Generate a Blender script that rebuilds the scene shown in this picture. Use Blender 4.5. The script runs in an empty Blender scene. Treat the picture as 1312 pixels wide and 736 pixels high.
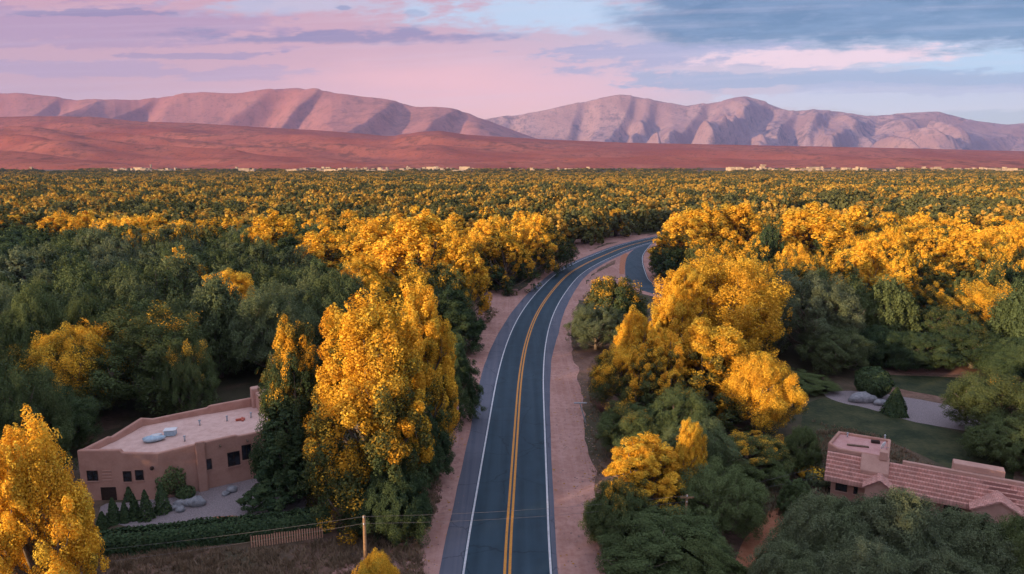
import bpy, math, random
import numpy as np
from mathutils import Vector
random.seed(7)
rad = math.radians
scene = bpy.context.scene
C = scene.collection

# ------------------------------------------------------------------ camera
F, CX, CY, PITCH, CAMH = 875.0, 656.0, 368.0, rad(10.55), 33.0
cam_data = bpy.data.cameras.new('camera')
cam_data.sensor_width = 36.0
cam_data.lens = 36.0 * F / 1312.0
cam_data.clip_start = 0.5
cam_data.clip_end = 80000
cam = bpy.data.objects.new('camera', cam_data)
C.objects.link(cam)
cam.location = (0, 0, CAMH)
cam.rotation_euler = (rad(90) - PITCH, 0, 0)
scene.camera = cam

# ------------------------------------------------------------------ light
SUN_AZ, SUN_EL = rad(52), rad(7.5)          # sun behind the camera, to the left
SDIR = Vector((-math.sin(SUN_AZ) * math.cos(SUN_EL), -math.cos(SUN_AZ) * math.cos(SUN_EL), math.sin(SUN_EL)))
sd = bpy.data.lights.new('sun', 'SUN')
sd.energy = 5.0
sd.color = (1.0, 0.70, 0.41)
sd.angle = rad(0.6)
sun = bpy.data.objects.new('sun', sd)
C.objects.link(sun)
sun.rotation_euler = (-SDIR).to_track_quat('-Z', 'Y').to_euler()

scene.view_settings.view_transform = 'Standard'
scene.view_settings.look = 'None'
scene.view_settings.exposure = 0.44
scene.view_settings.gamma = 1.0
scene.render.engine = 'CYCLES'
cy = scene.cycles
cy.use_denoising = True
cy.max_bounces = 5
cy.diffuse_bounces = 2
cy.glossy_bounces = 2
cy.transmission_bounces = 3
cy.volume_bounces = 0
cy.use_adaptive_sampling = True
cy.adaptive_threshold = 0.02
cy.caustics_reflective = False
cy.caustics_refractive = False


# ------------------------------------------------------------------ node helpers
class N:
    """A socket or number with arithmetic that adds math nodes to a tree."""
    def __init__(s, nt, v): s.nt, s.v = nt, v
    def _m(s, op, *others, clamp=False):
        n = s.nt.nodes.new('ShaderNodeMath'); n.operation = op; n.use_clamp = clamp
        for i, o in enumerate((s,) + others):
            o = o.v if isinstance(o, N) else o
            if isinstance(o, (int, float)): n.inputs[i].default_value = o
            else: s.nt.links.new(o, n.inputs[i])
        return N(s.nt, n.outputs[0])
    def __add__(s, o): return s._m('ADD', o)
    def __radd__(s, o): return s._m('ADD', o)
    def __sub__(s, o): return s._m('SUBTRACT', o)
    def __rsub__(s, o): return N(s.nt, o)._m('SUBTRACT', s)
    def __mul__(s, o): return s._m('MULTIPLY', o)
    def __rmul__(s, o): return s._m('MULTIPLY', o)
    def __truediv__(s, o): return s._m('DIVIDE', o)
    def clamp(s): return s._m('ADD', 0.0, clamp=True)
    def step(s, a, b):
        n = s.nt.nodes.new('ShaderNodeMapRange'); n.interpolation_type = 'SMOOTHSTEP'
        s.nt.links.new(s.v, n.inputs[0])
        if a <= b:
            n.inputs[1].default_value, n.inputs[2].default_value = a, b
            n.inputs[3].default_value, n.inputs[4].default_value = 0, 1
        else:
            n.inputs[1].default_value, n.inputs[2].default_value = b, a
            n.inputs[3].default_value, n.inputs[4].default_value = 1, 0
        return N(s.nt, n.outputs[0])
    def gauss(s, c, w):
        d = (s - c) / w
        return N(s.nt, 0.3678794)._m('POWER', d * d)


def comb(nt, x, y, z=0.0):
    n = nt.nodes.new('ShaderNodeCombineXYZ')
    for i, o in enumerate((x, y, z)):
        o = o.v if isinstance(o, N) else o
        if isinstance(o, (int, float)): n.inputs[i].default_value = o
        else: nt.links.new(o, n.inputs[i])
    return n.outputs[0]


def noise(nt, vec, scale=1.0, detail=4.0, rough=0.55, dist=0.0, col=False):
    n = nt.nodes.new('ShaderNodeTexNoise')
    n.inputs['Scale'].default_value = scale
    n.inputs['Detail'].default_value = detail
    n.inputs['Roughness'].default_value = rough
    n.inputs['Distortion'].default_value = dist
    if vec is not None: nt.links.new(vec, n.inputs['Vector'])
    return n.outputs['Color'] if col else N(nt, n.outputs['Fac'])


def mix(nt, f, a, b, mode='MIX'):
    n = nt.nodes.new('ShaderNodeMix'); n.data_type = 'RGBA'; n.blend_type = mode
    for sock, o in ((n.inputs[0], f), (n.inputs[6], a), (n.inputs[7], b)):
        o = o.v if isinstance(o, N) else o
        if isinstance(o, (int, float)): sock.default_value = o
        elif isinstance(o, tuple): sock.default_value = (*o[:3], 1.0)
        else: nt.links.new(o, sock)
    return n.outputs[2]


# ------------------------------------------------------------------ sky
w = bpy.data.worlds.new('World'); scene.world = w
w.use_nodes = True
nt = w.node_tree; nt.nodes.clear()
out = nt.nodes.new('ShaderNodeOutputWorld')
tc = nt.nodes.new('ShaderNodeTexCoord')
sp = nt.nodes.new('ShaderNodeSeparateXYZ'); nt.links.new(tc.outputs['Generated'], sp.inputs[0])
dx, dy, dz = N(nt, sp.outputs[0]), N(nt, sp.outputs[1]), N(nt, sp.outputs[2])
az = dx._m('ARCTAN2', dy)
el = dz._m('ARCSINE')
v0 = 205.0 - el._m('TANGENT') * 945.0 / az._m('COSINE')._m('MAXIMUM', 0.4)                    # cloud height, in units of about a millirad
u0 = 656.0 + az * 985.0
nA = noise(nt, comb(nt, u0 / 260.0, v0 / 62.0), 1.0, 5, .55)
nB = noise(nt, comb(nt, u0 / 95.0 + 3.0, v0 / 21.0 + u0 / 400.0, 4.0), 1.0, 7, .60)
nC = noise(nt, comb(nt, u0 / 34.0 + 9.0, v0 / 9.0 + u0 / 160.0, 8.0), 1.0, 7, .62)
streak = noise(nt, comb(nt, u0 / 420.0, v0 / 12.0 + u0 / 300.0, 5.0), 1.0, 7, .6)
v = v0 + (nA - .5) * 44.0 + (nB - .5) * 20.0
u = u0 + (nA - .5) * 220.0 + (nB - .5) * 120.0
def cloud(g, lo=.30, hi=.66, kb=2.2, kc=1.5):
    """A cloud with a broken, defined edge where the soft shape g meets the noise."""
    return (g + (nB - .5) * kb + (nC - .5) * kc).step(lo, hi) * g.step(.0, .22)
col = mix(nt, u.step(380, 1150), (.62, .28, .30), (.46, .43, .50))
col = mix(nt, (u.gauss(600, 340) * v.gauss(120, 50)), col, (1.0, .42, .37))
col = mix(nt, (u.gauss(220, 230) * v.gauss(135, 22)) * .6, col, (.82, .43, .44))
col = mix(nt, cloud(u.step(520, 200) * v.gauss(30, 34)) * .65, col, (.40, .19, .31))
col = mix(nt, cloud(v.gauss(86, 11) * u.step(560, 100)) * .45, col, (.36, .22, .38))
col = mix(nt, cloud(u.gauss(700, 170) * v.gauss(14, 26), .1, .8, 1.4) * .95, col, (.50, .58, .70))
col = mix(nt, cloud(u.gauss(380, 160) * v.gauss(8, 12), .1, .8, 1.4) * .6, col, (.52, .54, .66))
col = mix(nt, cloud(u.gauss(1270, 150) * v.gauss(76, 20), .1, .7, 1.4) * .95, col, (.44, .53, .65))
col = mix(nt, cloud(v.gauss(70, 17) * u.step(600, 820) * u.step(1180, 980)) * .75, col, (.33, .26, .40))
col = mix(nt, cloud((v0 + (nA - .5) * 22.0 + (u0 - 1000.0) * .015).gauss(101, 14) * u.step(760, 900)) * .8, col, (.28, .28, .41))
col = mix(nt, cloud(u.gauss(1050, 150) * (v0 + (nA - .5) * 16.0 + (u0 - 1050.0) * .06).gauss(73, 14), .25, .75, 1.6), col, (.95, .57, .54))
col = mix(nt, cloud(v.gauss(128, 12) * u.step(880, 1100)) * .7, col, (.66, .57, .64))
col = mix(nt, cloud(v.gauss(112, 7) * u.step(950, 1100)) * .6, col, (.46, .38, .50))
col = mix(nt, cloud(u0.gauss(440, 210) * (v0 + (nB - .5) * 26.0).gauss(46, 9), .18, .80, 1.5, 1.4) * .85, col, (.24, .13, .25))
col = mix(nt, cloud(u0.gauss(150, 90) * (v0 + (nB - .5) * 7.0).gauss(15, 6), .35, .6) * .8, col, (.26, .14, .26))
col = mix(nt, cloud(u0.gauss(240, 110) * (v0 + (nB - .5) * 7.0).gauss(69, 6), .35, .6) * .7, col, (.34, .18, .30))
col = mix(nt, cloud(u0.gauss(430, 12) * v0.gauss(9, 4), .3, .8, 2.4, 2.4) * .7, col, (.22, .20, .34))
col = mix(nt, cloud(u0.gauss(522, 14) * v0.gauss(17, 4), .3, .8, 2.4, 2.4) * .6, col, (.30, .30, .44))
edge = v0 + (nA - .5) * 36.0 + (nB - .5) * 44.0 + (nC - .5) * 30.0
dark = (edge + (u0 - 870.0)._m('MINIMUM', 0.0) * -.30).step(68, 44) * (u0 + (nB - .5) * 320.0 + (nA - .5) * 200.0).step(740, 900)
dcol = mix(nt, nB.step(.38, .62), (.030, .068, .150), (.095, .135, .235))
dcol = mix(nt, nC.step(.5, .72) * .5, dcol, (.19, .20, .31))
col = mix(nt, dark * .97, col, dcol)
col = mix(nt, (streak - .5)._m('MAXIMUM', 0.0) * .9, col, (.80, .58, .63))
high = mix(nt, streak.step(.4, .7), (.62, .72, .94), (.86, .76, .86))
col = mix(nt, el.step(0.235, 0.55), col, high)
# the side of the sky around the low sun, behind the viewer
sky = nt.nodes.new('ShaderNodeTexSky'); sky.sky_type = 'NISHITA'
sky.sun_disc = False
sky.sun_elevation = SUN_EL
sky.sun_rotation = math.atan2(SDIR.x, SDIR.y)
sky.altitude = 1600; sky.dust_density = 2.0; sky.ozone_density = 2.0
bg1 = nt.nodes.new('ShaderNodeBackground'); nt.links.new(sky.outputs[0], bg1.inputs[0]); bg1.inputs[1].default_value = 0.05
bg2 = nt.nodes.new('ShaderNodeBackground'); nt.links.new(col, bg2.inputs[0]); bg2.inputs[1].default_value = 0.76
ad = nt.nodes.new('ShaderNodeAddShader'); nt.links.new(bg1.outputs[0], ad.inputs[0]); nt.links.new(bg2.outputs[0], ad.inputs[1])
nt.links.new(ad.outputs[0], out.inputs[0])
w.cycles.sampling_method = 'MANUAL'
w.cycles.sample_map_resolution = 512


# ------------------------------------------------------------------ geometry helpers
def ray(px, py):
    a, b = (px - CX) / F, (CY - py) / F
    return a, math.cos(PITCH) + b * math.sin(PITCH), -math.sin(PITCH) + b * math.cos(PITCH)
def G(px, py, z=0.0):                       # a point of the photo on the level z
    d = ray(px, py); t = (z - CAMH) / d[2]
    return d[0] * t, d[1] * t
def AT(px, py, Y):                          # a point of the photo at the distance Y
    d = ray(px, py); t = Y / d[1]
    return d[0] * t, CAMH + d[2] * t
def zcam(Y, z): return Y * math.cos(PITCH) + (CAMH - z) * math.sin(PITCH)


def link(name, me, mat=None, parent=None):
    o = bpy.data.objects.new(name, me); C.objects.link(o)
    if mat is not None: me.materials.append(mat)
    if parent is not None: o.parent = parent
    return o
def tag(o, label=None, cat=None, group=None, kind=None):
    if label: o['label'] = label
    if cat: o['category'] = cat
    if group: o['group'] = group
    if kind: o['kind'] = kind
    return o
def empty(name, loc, rz=0.0, label=None, cat=None, group=None):
    o = bpy.data.objects.new(name, None); C.objects.link(o)
    o.location = loc; o.rotation_euler = (0, 0, rz); o.empty_display_size = 0.5
    return tag(o, label, cat, group)


def np_mesh(name, V, Fc, smooth=False):
    """V (n,3); Fc (m,k) all faces with k corners."""
    V = np.asarray(V, dtype=np.float32); Fc = np.asarray(Fc, dtype=np.int32)
    me = bpy.data.meshes.new(name)
    me.vertices.add(len(V)); me.vertices.foreach_set('co', V.ravel())
    k = Fc.shape[1]
    me.loops.add(Fc.size); me.loops.foreach_set('vertex_index', Fc.ravel())
    me.polygons.add(len(Fc))
    me.polygons.foreach_set('loop_start', np.arange(0, Fc.size, k, dtype=np.int32))
    if smooth: me.polygons.foreach_set('use_smooth', np.ones(len(Fc), dtype=bool))
    me.update(calc_edges=True)
    return me


class MB:
    def __init__(s): s.v, s.f = [], []
    def add(s, vs, fs):
        b = len(s.v); s.v += [tuple(x) for x in vs]; s.f += [tuple(i + b for i in f) for f in fs]
        return s
    def box(s, x0, x1, y0, y1, z0, z1):
        return s.add([(x0,y0,z0),(x1,y0,z0),(x1,y1,z0),(x0,y1,z0),(x0,y0,z1),(x1,y0,z1),(x1,y1,z1),(x0,y1,z1)],
                     [(0,3,2,1),(4,5,6,7),(0,1,5,4),(1,2,6,5),(2,3,7,6),(3,0,4,7)])
    def obox(s, o, dx, dy, x0, x1, y0, y1, z0, z1):   # a box in a frame with origin o and level axes dx, dy
        P = []
        for x, y, z in [(x0,y0,z0),(x1,y0,z0),(x1,y1,z0),(x0,y1,z0),(x0,y0,z1),(x1,y0,z1),(x1,y1,z1),(x0,y1,z1)]:
            P.append((o[0]+dx[0]*x+dy[0]*y, o[1]+dx[1]*x+dy[1]*y, z))
        return s.add(P, [(0,3,2,1),(4,5,6,7),(0,1,5,4),(1,2,6,5),(2,3,7,6),(3,0,4,7)])
    def tube(s, pts, rs, n=8, caps=True):
        pts = [Vector(p) for p in pts]; m = len(pts)
        if not hasattr(rs, '__len__'): rs = [rs] * m
        ref = None; b = len(s.v)
        for i, p in enumerate(pts):
            t = (pts[min(i+1, m-1)] - pts[max(i-1, 0)]).normalized()
            if ref is None: ref = Vector((1, 0, 0)) if abs(t.x) < .8 else Vector((0, 1, 0))
            a = (ref - t * ref.dot(t)).normalized(); ref = a; c = t.cross(a)
            for k in range(n):
                q = 2 * math.pi * k / n
                s.v.append(tuple(p + (a * math.cos(q) + c * math.sin(q)) * rs[i]))
        for i in range(m - 1):
            for k in range(n):
                s.f.append((b+i*n+k, b+i*n+(k+1)%n, b+(i+1)*n+(k+1)%n, b+(i+1)*n+k))
        if caps:
            s.f.append(tuple(b + k for k in reversed(range(n)))); s.f.append(tuple(b+(m-1)*n+k for k in range(n)))
        return s
    def blob(s, c, r, seed=0, rough=.15, nu=14, nv=9):
        rr = random.Random(seed); ph = [rr.uniform(0, 6.3) for _ in range(6)]; b = len(s.v)
        for j in range(nv + 1):
            th = math.pi * j / nv
            for i in range(nu):
                p = 2 * math.pi * i / nu
                k = 1 + rough * (math.sin(2*p+ph[0])*math.sin(th*2+ph[1]) + .7*math.sin(3*p+ph[2])*math.sin(th*3+ph[3]) + .5*math.sin(5*p+ph[4])*math.sin(4*th+ph[5]))
                s.v.append((c[0]+r[0]*k*math.sin(th)*math.cos(p), c[1]+r[1]*k*math.sin(th)*math.sin(p), c[2]+r[2]*k*math.cos(th)))
        for j in range(nv):
            for i in range(nu):
                s.f.append((b+j*nu+i, b+(j+1)*nu+i, b+(j+1)*nu+(i+1)%nu, b+j*nu+(i+1)%nu))
        return s
    def build(s, name, mat=None, parent=None, smooth=False, bevel=0):
        me = bpy.data.meshes.new(name); me.from_pydata(s.v, [], s.f); me.update()
        if smooth: me.polygons.foreach_set('use_smooth', [True] * len(me.polygons))
        o = link(name, me, mat, parent)
        if bevel:
            m = o.modifiers.new('bevel', 'BEVEL'); m.width = bevel; m.segments = 2; m.limit_method = 'ANGLE'
        return o


# numpy gradient noise
_rs = np.random.RandomState(3)
_perm = _rs.permutation(512).astype(np.int64); _perm = np.concatenate([_perm, _perm])
_ang = _rs.rand(512) * 2 * np.pi
def perlin(x, y):
    x = np.asarray(x, float); y = np.asarray(y, float)
    xi = np.floor(x).astype(np.int64); yi = np.floor(y).astype(np.int64)
    xf, yf = x - xi, y - yi
    def g(ix, iy, fx, fy):
        h = _ang[_perm[(_perm[ix & 511] + (iy & 511)) & 1023] & 511]
        return np.cos(h) * fx + np.sin(h) * fy
    s = lambda t: t * t * t * (t * (t * 6 - 15) + 10)
    a = g(xi, yi, xf, yf); b = g(xi+1, yi, xf-1, yf); c = g(xi, yi+1, xf, yf-1); d = g(xi+1, yi+1, xf-1, yf-1)
    sx, sy = s(xf), s(yf)
    return (a + (b-a)*sx + ((c + (d-c)*sx) - (a + (b-a)*sx)) * sy) * 1.5
def fbm(x, y, o=5, g=.5, lac=2.03):
    r = 0; a = 1; t = 0
    for i in range(o):
        r = r + a * perlin(x * lac**i + 17.3*i, y * lac**i - 9.1*i); t += a; a *= g
    return r / t
def ridged(x, y, o=5, g=.5, lac=2.07):
    r = 0; a = 1; t = 0
    for i in range(o):
        n = 1 - np.abs(perlin(x * lac**i + 31.7*i, y * lac**i + 5.9*i)) * 1.6
        r = r + a * n; t += a; a *= g
    return r / t


# ------------------------------------------------------------------ materials
def material(name):
    m = bpy.data.materials.new(name); m.use_nodes = True
    t = m.node_tree; t.nodes.clear()
    o = t.nodes.new('ShaderNodeOutputMaterial')
    return m, t, o
def principled(t, o, col, rough=.8, spec=.3, metal=0.0):
    b = t.nodes.new('ShaderNodeBsdfPrincipled')
    if isinstance(col, tuple): b.inputs['Base Color'].default_value = (*col, 1)
    else: t.links.new(col, b.inputs['Base Color'])
    if isinstance(rough, N): t.links.new(rough.v, b.inputs['Roughness'])
    else: b.inputs['Roughness'].default_value = rough
    b.inputs['Specular IOR Level'].default_value = spec
    b.inputs['Metallic'].default_value = metal
    t.links.new(b.outputs[0], o.inputs[0])
    return b
def bump(t, b, h, strength=.4, dist=.05):
    n = t.nodes.new('ShaderNodeBump'); n.inputs['Strength'].default_value = strength; n.inputs['Distance'].default_value = dist
    t.links.new(h.v, n.inputs['Height']); t.links.new(n.outputs[0], b.inputs['Normal'])
def pos(t):
    n = t.nodes.new('ShaderNodeNewGeometry'); return n.outputs['Position']
def objco(t):
    n = t.nodes.new('ShaderNodeTexCoord'); return n.outputs['Object']

def simple(name, a, b, scale=2.0, rough=.85, spec=.2, bmp=.2, dist=.03, detail=5, metal=0.0):
    m, t, o = material(name); p = pos(t)
    n1 = noise(t, p, scale, detail, .6); n2 = noise(t, p, scale * 7, 4, .6)
    c = mix(t, (n1 * .65 + n2 * .35).step(.35, .65), a, b)
    bs = principled(t, o, c, rough, spec, metal)
    if bmp: bump(t, bs, n2, bmp, dist)
    return m
# ------------------------------------------------------------------ ground
def ground_mat():
    m, t, o = material('ground_soil'); p = pos(t)
    big = noise(t, p, .035, 5, .6); med = noise(t, p, .22, 6, .62, .4); sm = noise(t, p, 2.2, 6, .65); fn = noise(t, p, 11.0, 3, .6)
    c = mix(t, med.step(.38, .6), (.16, .09, .068), (.27, .155, .12))
    c = mix(t, big.step(.40, .56) * .85, c, (.045, .055, .03))
    c = mix(t, (sm * .7 + med * .3).step(.5, .62) * .7, c, (.075, .062, .04))
    c = mix(t, fn.step(.5, .75) * .35, c, (.27, .19, .14))
    b = principled(t, o, c, .95, .1); bump(t, b, sm * .7 + fn * .3, .6, .15)
    return m
def dirt_mat():
    m, t, o = material('pink_dirt'); p = pos(t)
    sm = noise(t, p, 1.3, 6, .62, .3); fn = noise(t, p, 14.0, 4, .7); big = noise(t, p, .12, 5, .6)
    s = t.nodes.new('ShaderNodeMapping'); s.inputs['Scale'].default_value = (1.5, .02, 1); t.links.new(p, s.inputs[0])
    tracks = noise(t, s.outputs[0], 1.0, 4, .5, .9)
    c = mix(t, sm.step(.35, .65), (.38, .20, .165), (.49, .285, .24))
    c = mix(t, big.step(.42, .6) * .5, c, (.30, .15, .12))
    c = mix(t, tracks.step(.45, .7) * .4, c, (.50, .30, .27))
    c = mix(t, fn.step(.55, .75) * .3, c, (.22, .12, .10))
    b = principled(t, o, c, .95, .1); bump(t, b, fn * .6 + sm * .4, .35, .05)
    return m
def asphalt_mat(name, a, b_, sc=1.0):
    m, t, o = material(name); p = pos(t)
    s = t.nodes.new('ShaderNodeMapping'); s.inputs['Scale'].default_value = (.9, .015, 1); t.links.new(p, s.inputs[0])
    lanes = noise(t, s.outputs[0], 1.0, 5, .6, .8)
    at = t.nodes.new('ShaderNodeAttribute'); at.attribute_name = 'across'; ac = N(t, at.outputs['Fac'])
    worn = (ac.gauss(.95, .42) + ac.gauss(2.65, .42)) * noise(t, p, .35, 3, .5).step(.2, .7)
    fn = noise(t, p, 30.0, 3, .7); big = noise(t, p, .25, 5, .6)
    c = mix(t, lanes.step(.35, .65), a, b_)
    c = mix(t, big.step(.45, .65) * .3, c, tuple(x * 1.25 for x in b_))
    c = mix(t, worn * .45, c, tuple(x * .55 for x in a))
    vn = t.nodes.new('ShaderNodeTexVoronoi'); vn.feature = 'DISTANCE_TO_EDGE'; vn.inputs['Scale'].default_value = .16
    wq = noise(t, p, .8, 4, .6, 0, True); vv = t.nodes.new('ShaderNodeVectorMath'); vv.operation = 'ADD'; t.links.new(p, vv.inputs[0]); t.links.new(wq, vv.inputs[1]); t.links.new(vv.outputs[0], vn.inputs['Vector'])
    c = mix(t, N(t, vn.outputs['Distance']).step(.012, .004) * .6, c, tuple(x * .5 for x in a))
    c = mix(t, fn.step(.5, .8) * .3, c, (.12, .13, .15))
    b = principled(t, o, c, .8, .25); bump(t, b, fn, .2, .01)
    return m
MAT_GROUND = ground_mat(); MAT_DIRT = dirt_mat()
MAT_ASPHALT = asphalt_mat('asphalt', (.024, .050, .072), (.035, .065, .090))
MAT_SHOULDER = asphalt_mat('worn_asphalt_shoulder', (.085, .098, .135), (.125, .130, .165))
def paint_mat(name, a, b_):
    m, t, o = material(name); p = pos(t)
    n = noise(t, p, 6.0, 5, .7); n2 = noise(t, p, .6, 4, .6)
    c = mix(t, n.step(.3, .62), a, b_); c = mix(t, n2.step(.5, .75) * .35, c, tuple(x * .7 for x in a))
    principled(t, o, c, .7, .3)
    return m
MAT_WHITE = paint_mat('white_road_paint', (.42, .42, .45), (.66, .64, .66))
MAT_YELLOW = paint_mat('yellow_road_paint', (.50, .20, .035), (.66, .28, .05))

S = 45000
g = MB(); N_ = 30
xs = [math.copysign(abs(t) ** 3, t) * S for t in np.linspace(-1, 1, N_ + 1)]
g.add([(x, y, 0) for y in xs for x in xs], [(j*(N_+1)+i, j*(N_+1)+i+1, (j+1)*(N_+1)+i+1, (j+1)*(N_+1)+i) for j in range(N_) for i in range(N_)])
tag(g.build('ground', MAT_GROUND), kind='structure')


# ------------------------------------------------------------------ road
def spline(P, step=2.0):
    P = [np.array(p, float) for p in P]; P = [2*P[0]-P[1]] + P + [2*P[-1]-P[-2]]; R = []
    for i in range(1, len(P) - 2):
        n = max(2, int(np.linalg.norm(P[i+1]-P[i]) / step))
        for k in range(n):
            t = k / n; a, b, c, d = P[i-1], P[i], P[i+1], P[i+2]
            R.append(.5*((2*b) + (-a+c)*t + (2*a-5*b+4*c-d)*t*t + (-a+3*b-3*c+d)*t**3))
    R.append(P[-2]); R = np.array(R)
    for _ in range(6): R[1:-1] = (R[:-2] + 2*R[1:-1] + R[2:]) / 4
    return R
def normals(R):
    T = np.gradient(R, axis=0); T /= np.linalg.norm(T, axis=1)[:, None]
    return np.stack([T[:, 1], -T[:, 0]], 1)          # to the right
def strip(name, R, l, r, z, mat, parent=None, kind=None, cols=1):
    Nn = normals(R); n = len(R)
    l = np.broadcast_to(np.asarray(l, float), n); r = np.broadcast_to(np.asarray(r, float), n)
    V = []; 
    for c in range(cols + 1):
        o_ = l + (r - l) * c / cols; Q = R + Nn * o_[:, None]; V.append(np.column_stack([Q, np.full(n, z)]))
    V = np.concatenate(V); Fc = [(c*n+i, (c+1)*n+i, (c+1)*n+i+1, c*n+i+1) for c in range(cols) for i in range(n-1)]
    me = np_mesh(name, V, Fc); at = me.attributes.new('across', 'FLOAT', 'POINT')
    at.data.foreach_set('value', np.concatenate([np.abs(l + (r - l) * c / cols) for c in range(cols + 1)]).astype(np.float32))
    o = link(name, me, mat, parent)
    if kind: tag(o, kind=kind)
    return o
ROAD = spline([(-1.4,-60),(-1.0,0),(-0.4,50.1),(-.1,61),(.45,78),(1.35,102.5),(2.9,124),(5.6,146),(10,170),(16.4,197),(24,218.5),(32.5,238),(43.5,261),(57,282.6),(74,303),(98,322),(132,338),(180,350)])
wob = lambda R, s, a: fbm(R[:, 0]*.11 + s, R[:, 1]*.11, 3) * a
yy = ROAD[:, 1]
dl = np.interp(yy, [0, 50, 62, 106, 147, 180, 240, 290], [-8.2, -7.9, -7.9, -9.4, -9.0, -7.8, -8.4, -9])
dr = np.interp(yy, [0, 50, 62, 78, 106, 125, 150, 180, 230], [8.6, 8.3, 8.2, 8.8, 8.9, 8.6, 8.0, 7.0, 6.5])
strip('dirt_verge', ROAD, dl + wob(ROAD, 2, 1.3), dr + wob(ROAD, 9, 1.6), .012, MAT_DIRT, kind='structure', cols=4)
pl = np.interp(yy, [0, 50, 78, 106, 150, 220, 290], [-5.45, -5.45, -5.6, -6.1, -5.6, -5.0, -5.0])
pr = np.interp(yy, [0, 50, 80, 110, 130, 160, 220, 290], [4.05, 4.05, 4.15, 4.7, 5.6, 5.6, 5.2, 5.0])
# a real asphalt slab with a low lip beside the verge
Nn = normals(ROAD)
def slab(name, R, l, r, z0, z1, mat, kind=None, parent=None):
    Nn = normals(R); n = len(R); l = np.broadcast_to(l, n); r = np.broadcast_to(r, n)
    L = R + Nn * l[:, None]; Q = R + Nn * r[:, None]
    L0 = R + Nn * (l - .1)[:, None]; Q0 = R + Nn * (r + .1)[:, None]
    V = np.concatenate([np.column_stack([L0, np.full(n, z0)]), np.column_stack([L, np.full(n, z1)]), np.column_stack([Q, np.full(n, z1)]), np.column_stack([Q0, np.full(n, z0)])])
    Fc = [(c*n+i, (c+1)*n+i, (c+1)*n+i+1, c*n+i+1) for c in range(3) for i in range(n-1)]
    o = link(name, np_mesh(name, V, Fc), mat, parent)
    if kind: tag(o, kind=kind)
    return o
slab('road_shoulder', ROAD, pl + wob(ROAD, 5, .12), pr + wob(ROAD, 6, .12), .005, .055, MAT_SHOULDER, 'structure')
road = strip('road', ROAD, -3.72, 3.72, .062, MAT_ASPHALT, kind='structure', cols=24)
for l, r in ((-3.64, -3.46), (3.46, 3.64)):
    tag(strip('road_line', ROAD, l, r, .066, MAT_WHITE), kind='structure')
for l, r in ((-.32, -.09), (.09, .32)):
    tag(strip('road_line', ROAD, l, r, .066, MAT_YELLOW), kind='structure')
# side road that leaves the main road at the bend and comes back towards the viewer
SIDE = spline([(66,296),(57,280),(49.5,258),(44,240),(40.2,222),(37.2,203),(35.2,188),(35.6,178),(39,169),(46,162),(58,156),(80,150)], 1.5)
strip('dirt_verge', SIDE[6:], -6.5 + wob(SIDE[6:], 4, .8), 6.2 + wob(SIDE[6:], 8, .8), .008, MAT_DIRT, kind='structure')
sw = np.interp(SIDE[:, 1], [150, 165, 180, 203, 240, 270], [3.4, 3.9, 3.2, 3.0, 2.6, 2.0])
slab('side_road', SIDE, -sw, sw, .004, .045, asphalt_mat('side_asphalt', (.030, .058, .082), (.044, .072, .098)), 'structure')
tag(strip('road_line', SIDE[8:], -(sw[8:] - .12), -(sw[8:] - .28), .051, MAT_WHITE), kind='structure')
# rust-coloured gravel apron between the roads
def poly(name, pts, z, mat, kind='structure', world=False, sub=1, rough=.35):
    P = [p if world else G(*p) for p in pts]; Q = []
    for i in range(len(P)):
        a, b = np.array(P[i]), np.array(P[(i+1) % len(P)]); n = max(2, int(np.linalg.norm(b-a) / 1.2))
        for k in range(n): Q.append(a + (b-a)*k/n)
    Q = np.array(Q)
    for _ in range(3): Q = (np.roll(Q, 1, 0) + 2*Q + np.roll(Q, -1, 0)) / 4
    Q = Q + np.stack([fbm(Q[:,0]*.5, Q[:,1]*.5, 3), fbm(Q[:,0]*.5+40, Q[:,1]*.5, 3)], 1) * rough
    mb = MB(); mb.add([(x, y, z) for x, y in Q], [tuple(range(len(Q)))])
    o = mb.build(name, mat)
    if kind: tag(o, kind=kind)
    return o
MAT_RUST = simple('rust_gravel', (.33, .12, .06), (.44, .19, .11), 1.5, bmp=.5)
poly('gravel_strip', [(800,324),(805,326),(801,340),(800,352),(793,352),(794,338),(796,328)], .022, MAT_RUST)
poly('dirt_clearing', [(624,373),(664,370),(648,400),(628,425),(600,440),(592,432),(606,408),(618,390)], .010, MAT_DIRT, rough=1.2)
poly('dirt_clearing', [(735,307),(832,300),(830,305),(775,312),(740,330),(728,322),(730,312)], .006, MAT_DIRT, rough=2)
poly('dirt_clearing', [(735,384),(760,352),(795,335),(806,345),(808,366),(800,376),(780,366),(750,386)], .006, MAT_DIRT, rough=1)
MAT_GRAVEL = simple('grey_pink_gravel', (.20, .165, .17), (.38, .31, .32), 9.0, bmp=.8, dist=.06)
MAT_LAWN = simple('lawn_green', (.018, .030, .012), (.070, .072, .032), .3, bmp=.8, dist=.08)
poly('gravel_yard', [(128,640),(128,672),(180,676),(300,667),(392,662),(400,640),(360,618),(330,606),(280,620),(225,634),(160,648)], .02, MAT_GRAVEL)
poly('lawn', [(1034,600),(1022,560),(1030,520),(1052,508),(1110,521),(1170,540),(1240,556),(1300,580),(1300,640),(1130,560)], .016, MAT_LAWN)
poly('lawn', [(1120,480),(1240,484),(1300,500),(1300,530),(1236,514),(1140,497)], .016, MAT_LAWN)
poly('gravel_path', [(1050,503),(1080,500),(1142,506),(1236,523),(1300,540),(1300,566),(1238,552),(1172,542),(1112,523),(1060,513)], .024, MAT_GRAVEL)
poly('dirt_clearing', [(1140,473),(1235,471),(1245,481),(1160,479)], .012, MAT_DIRT)
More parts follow.
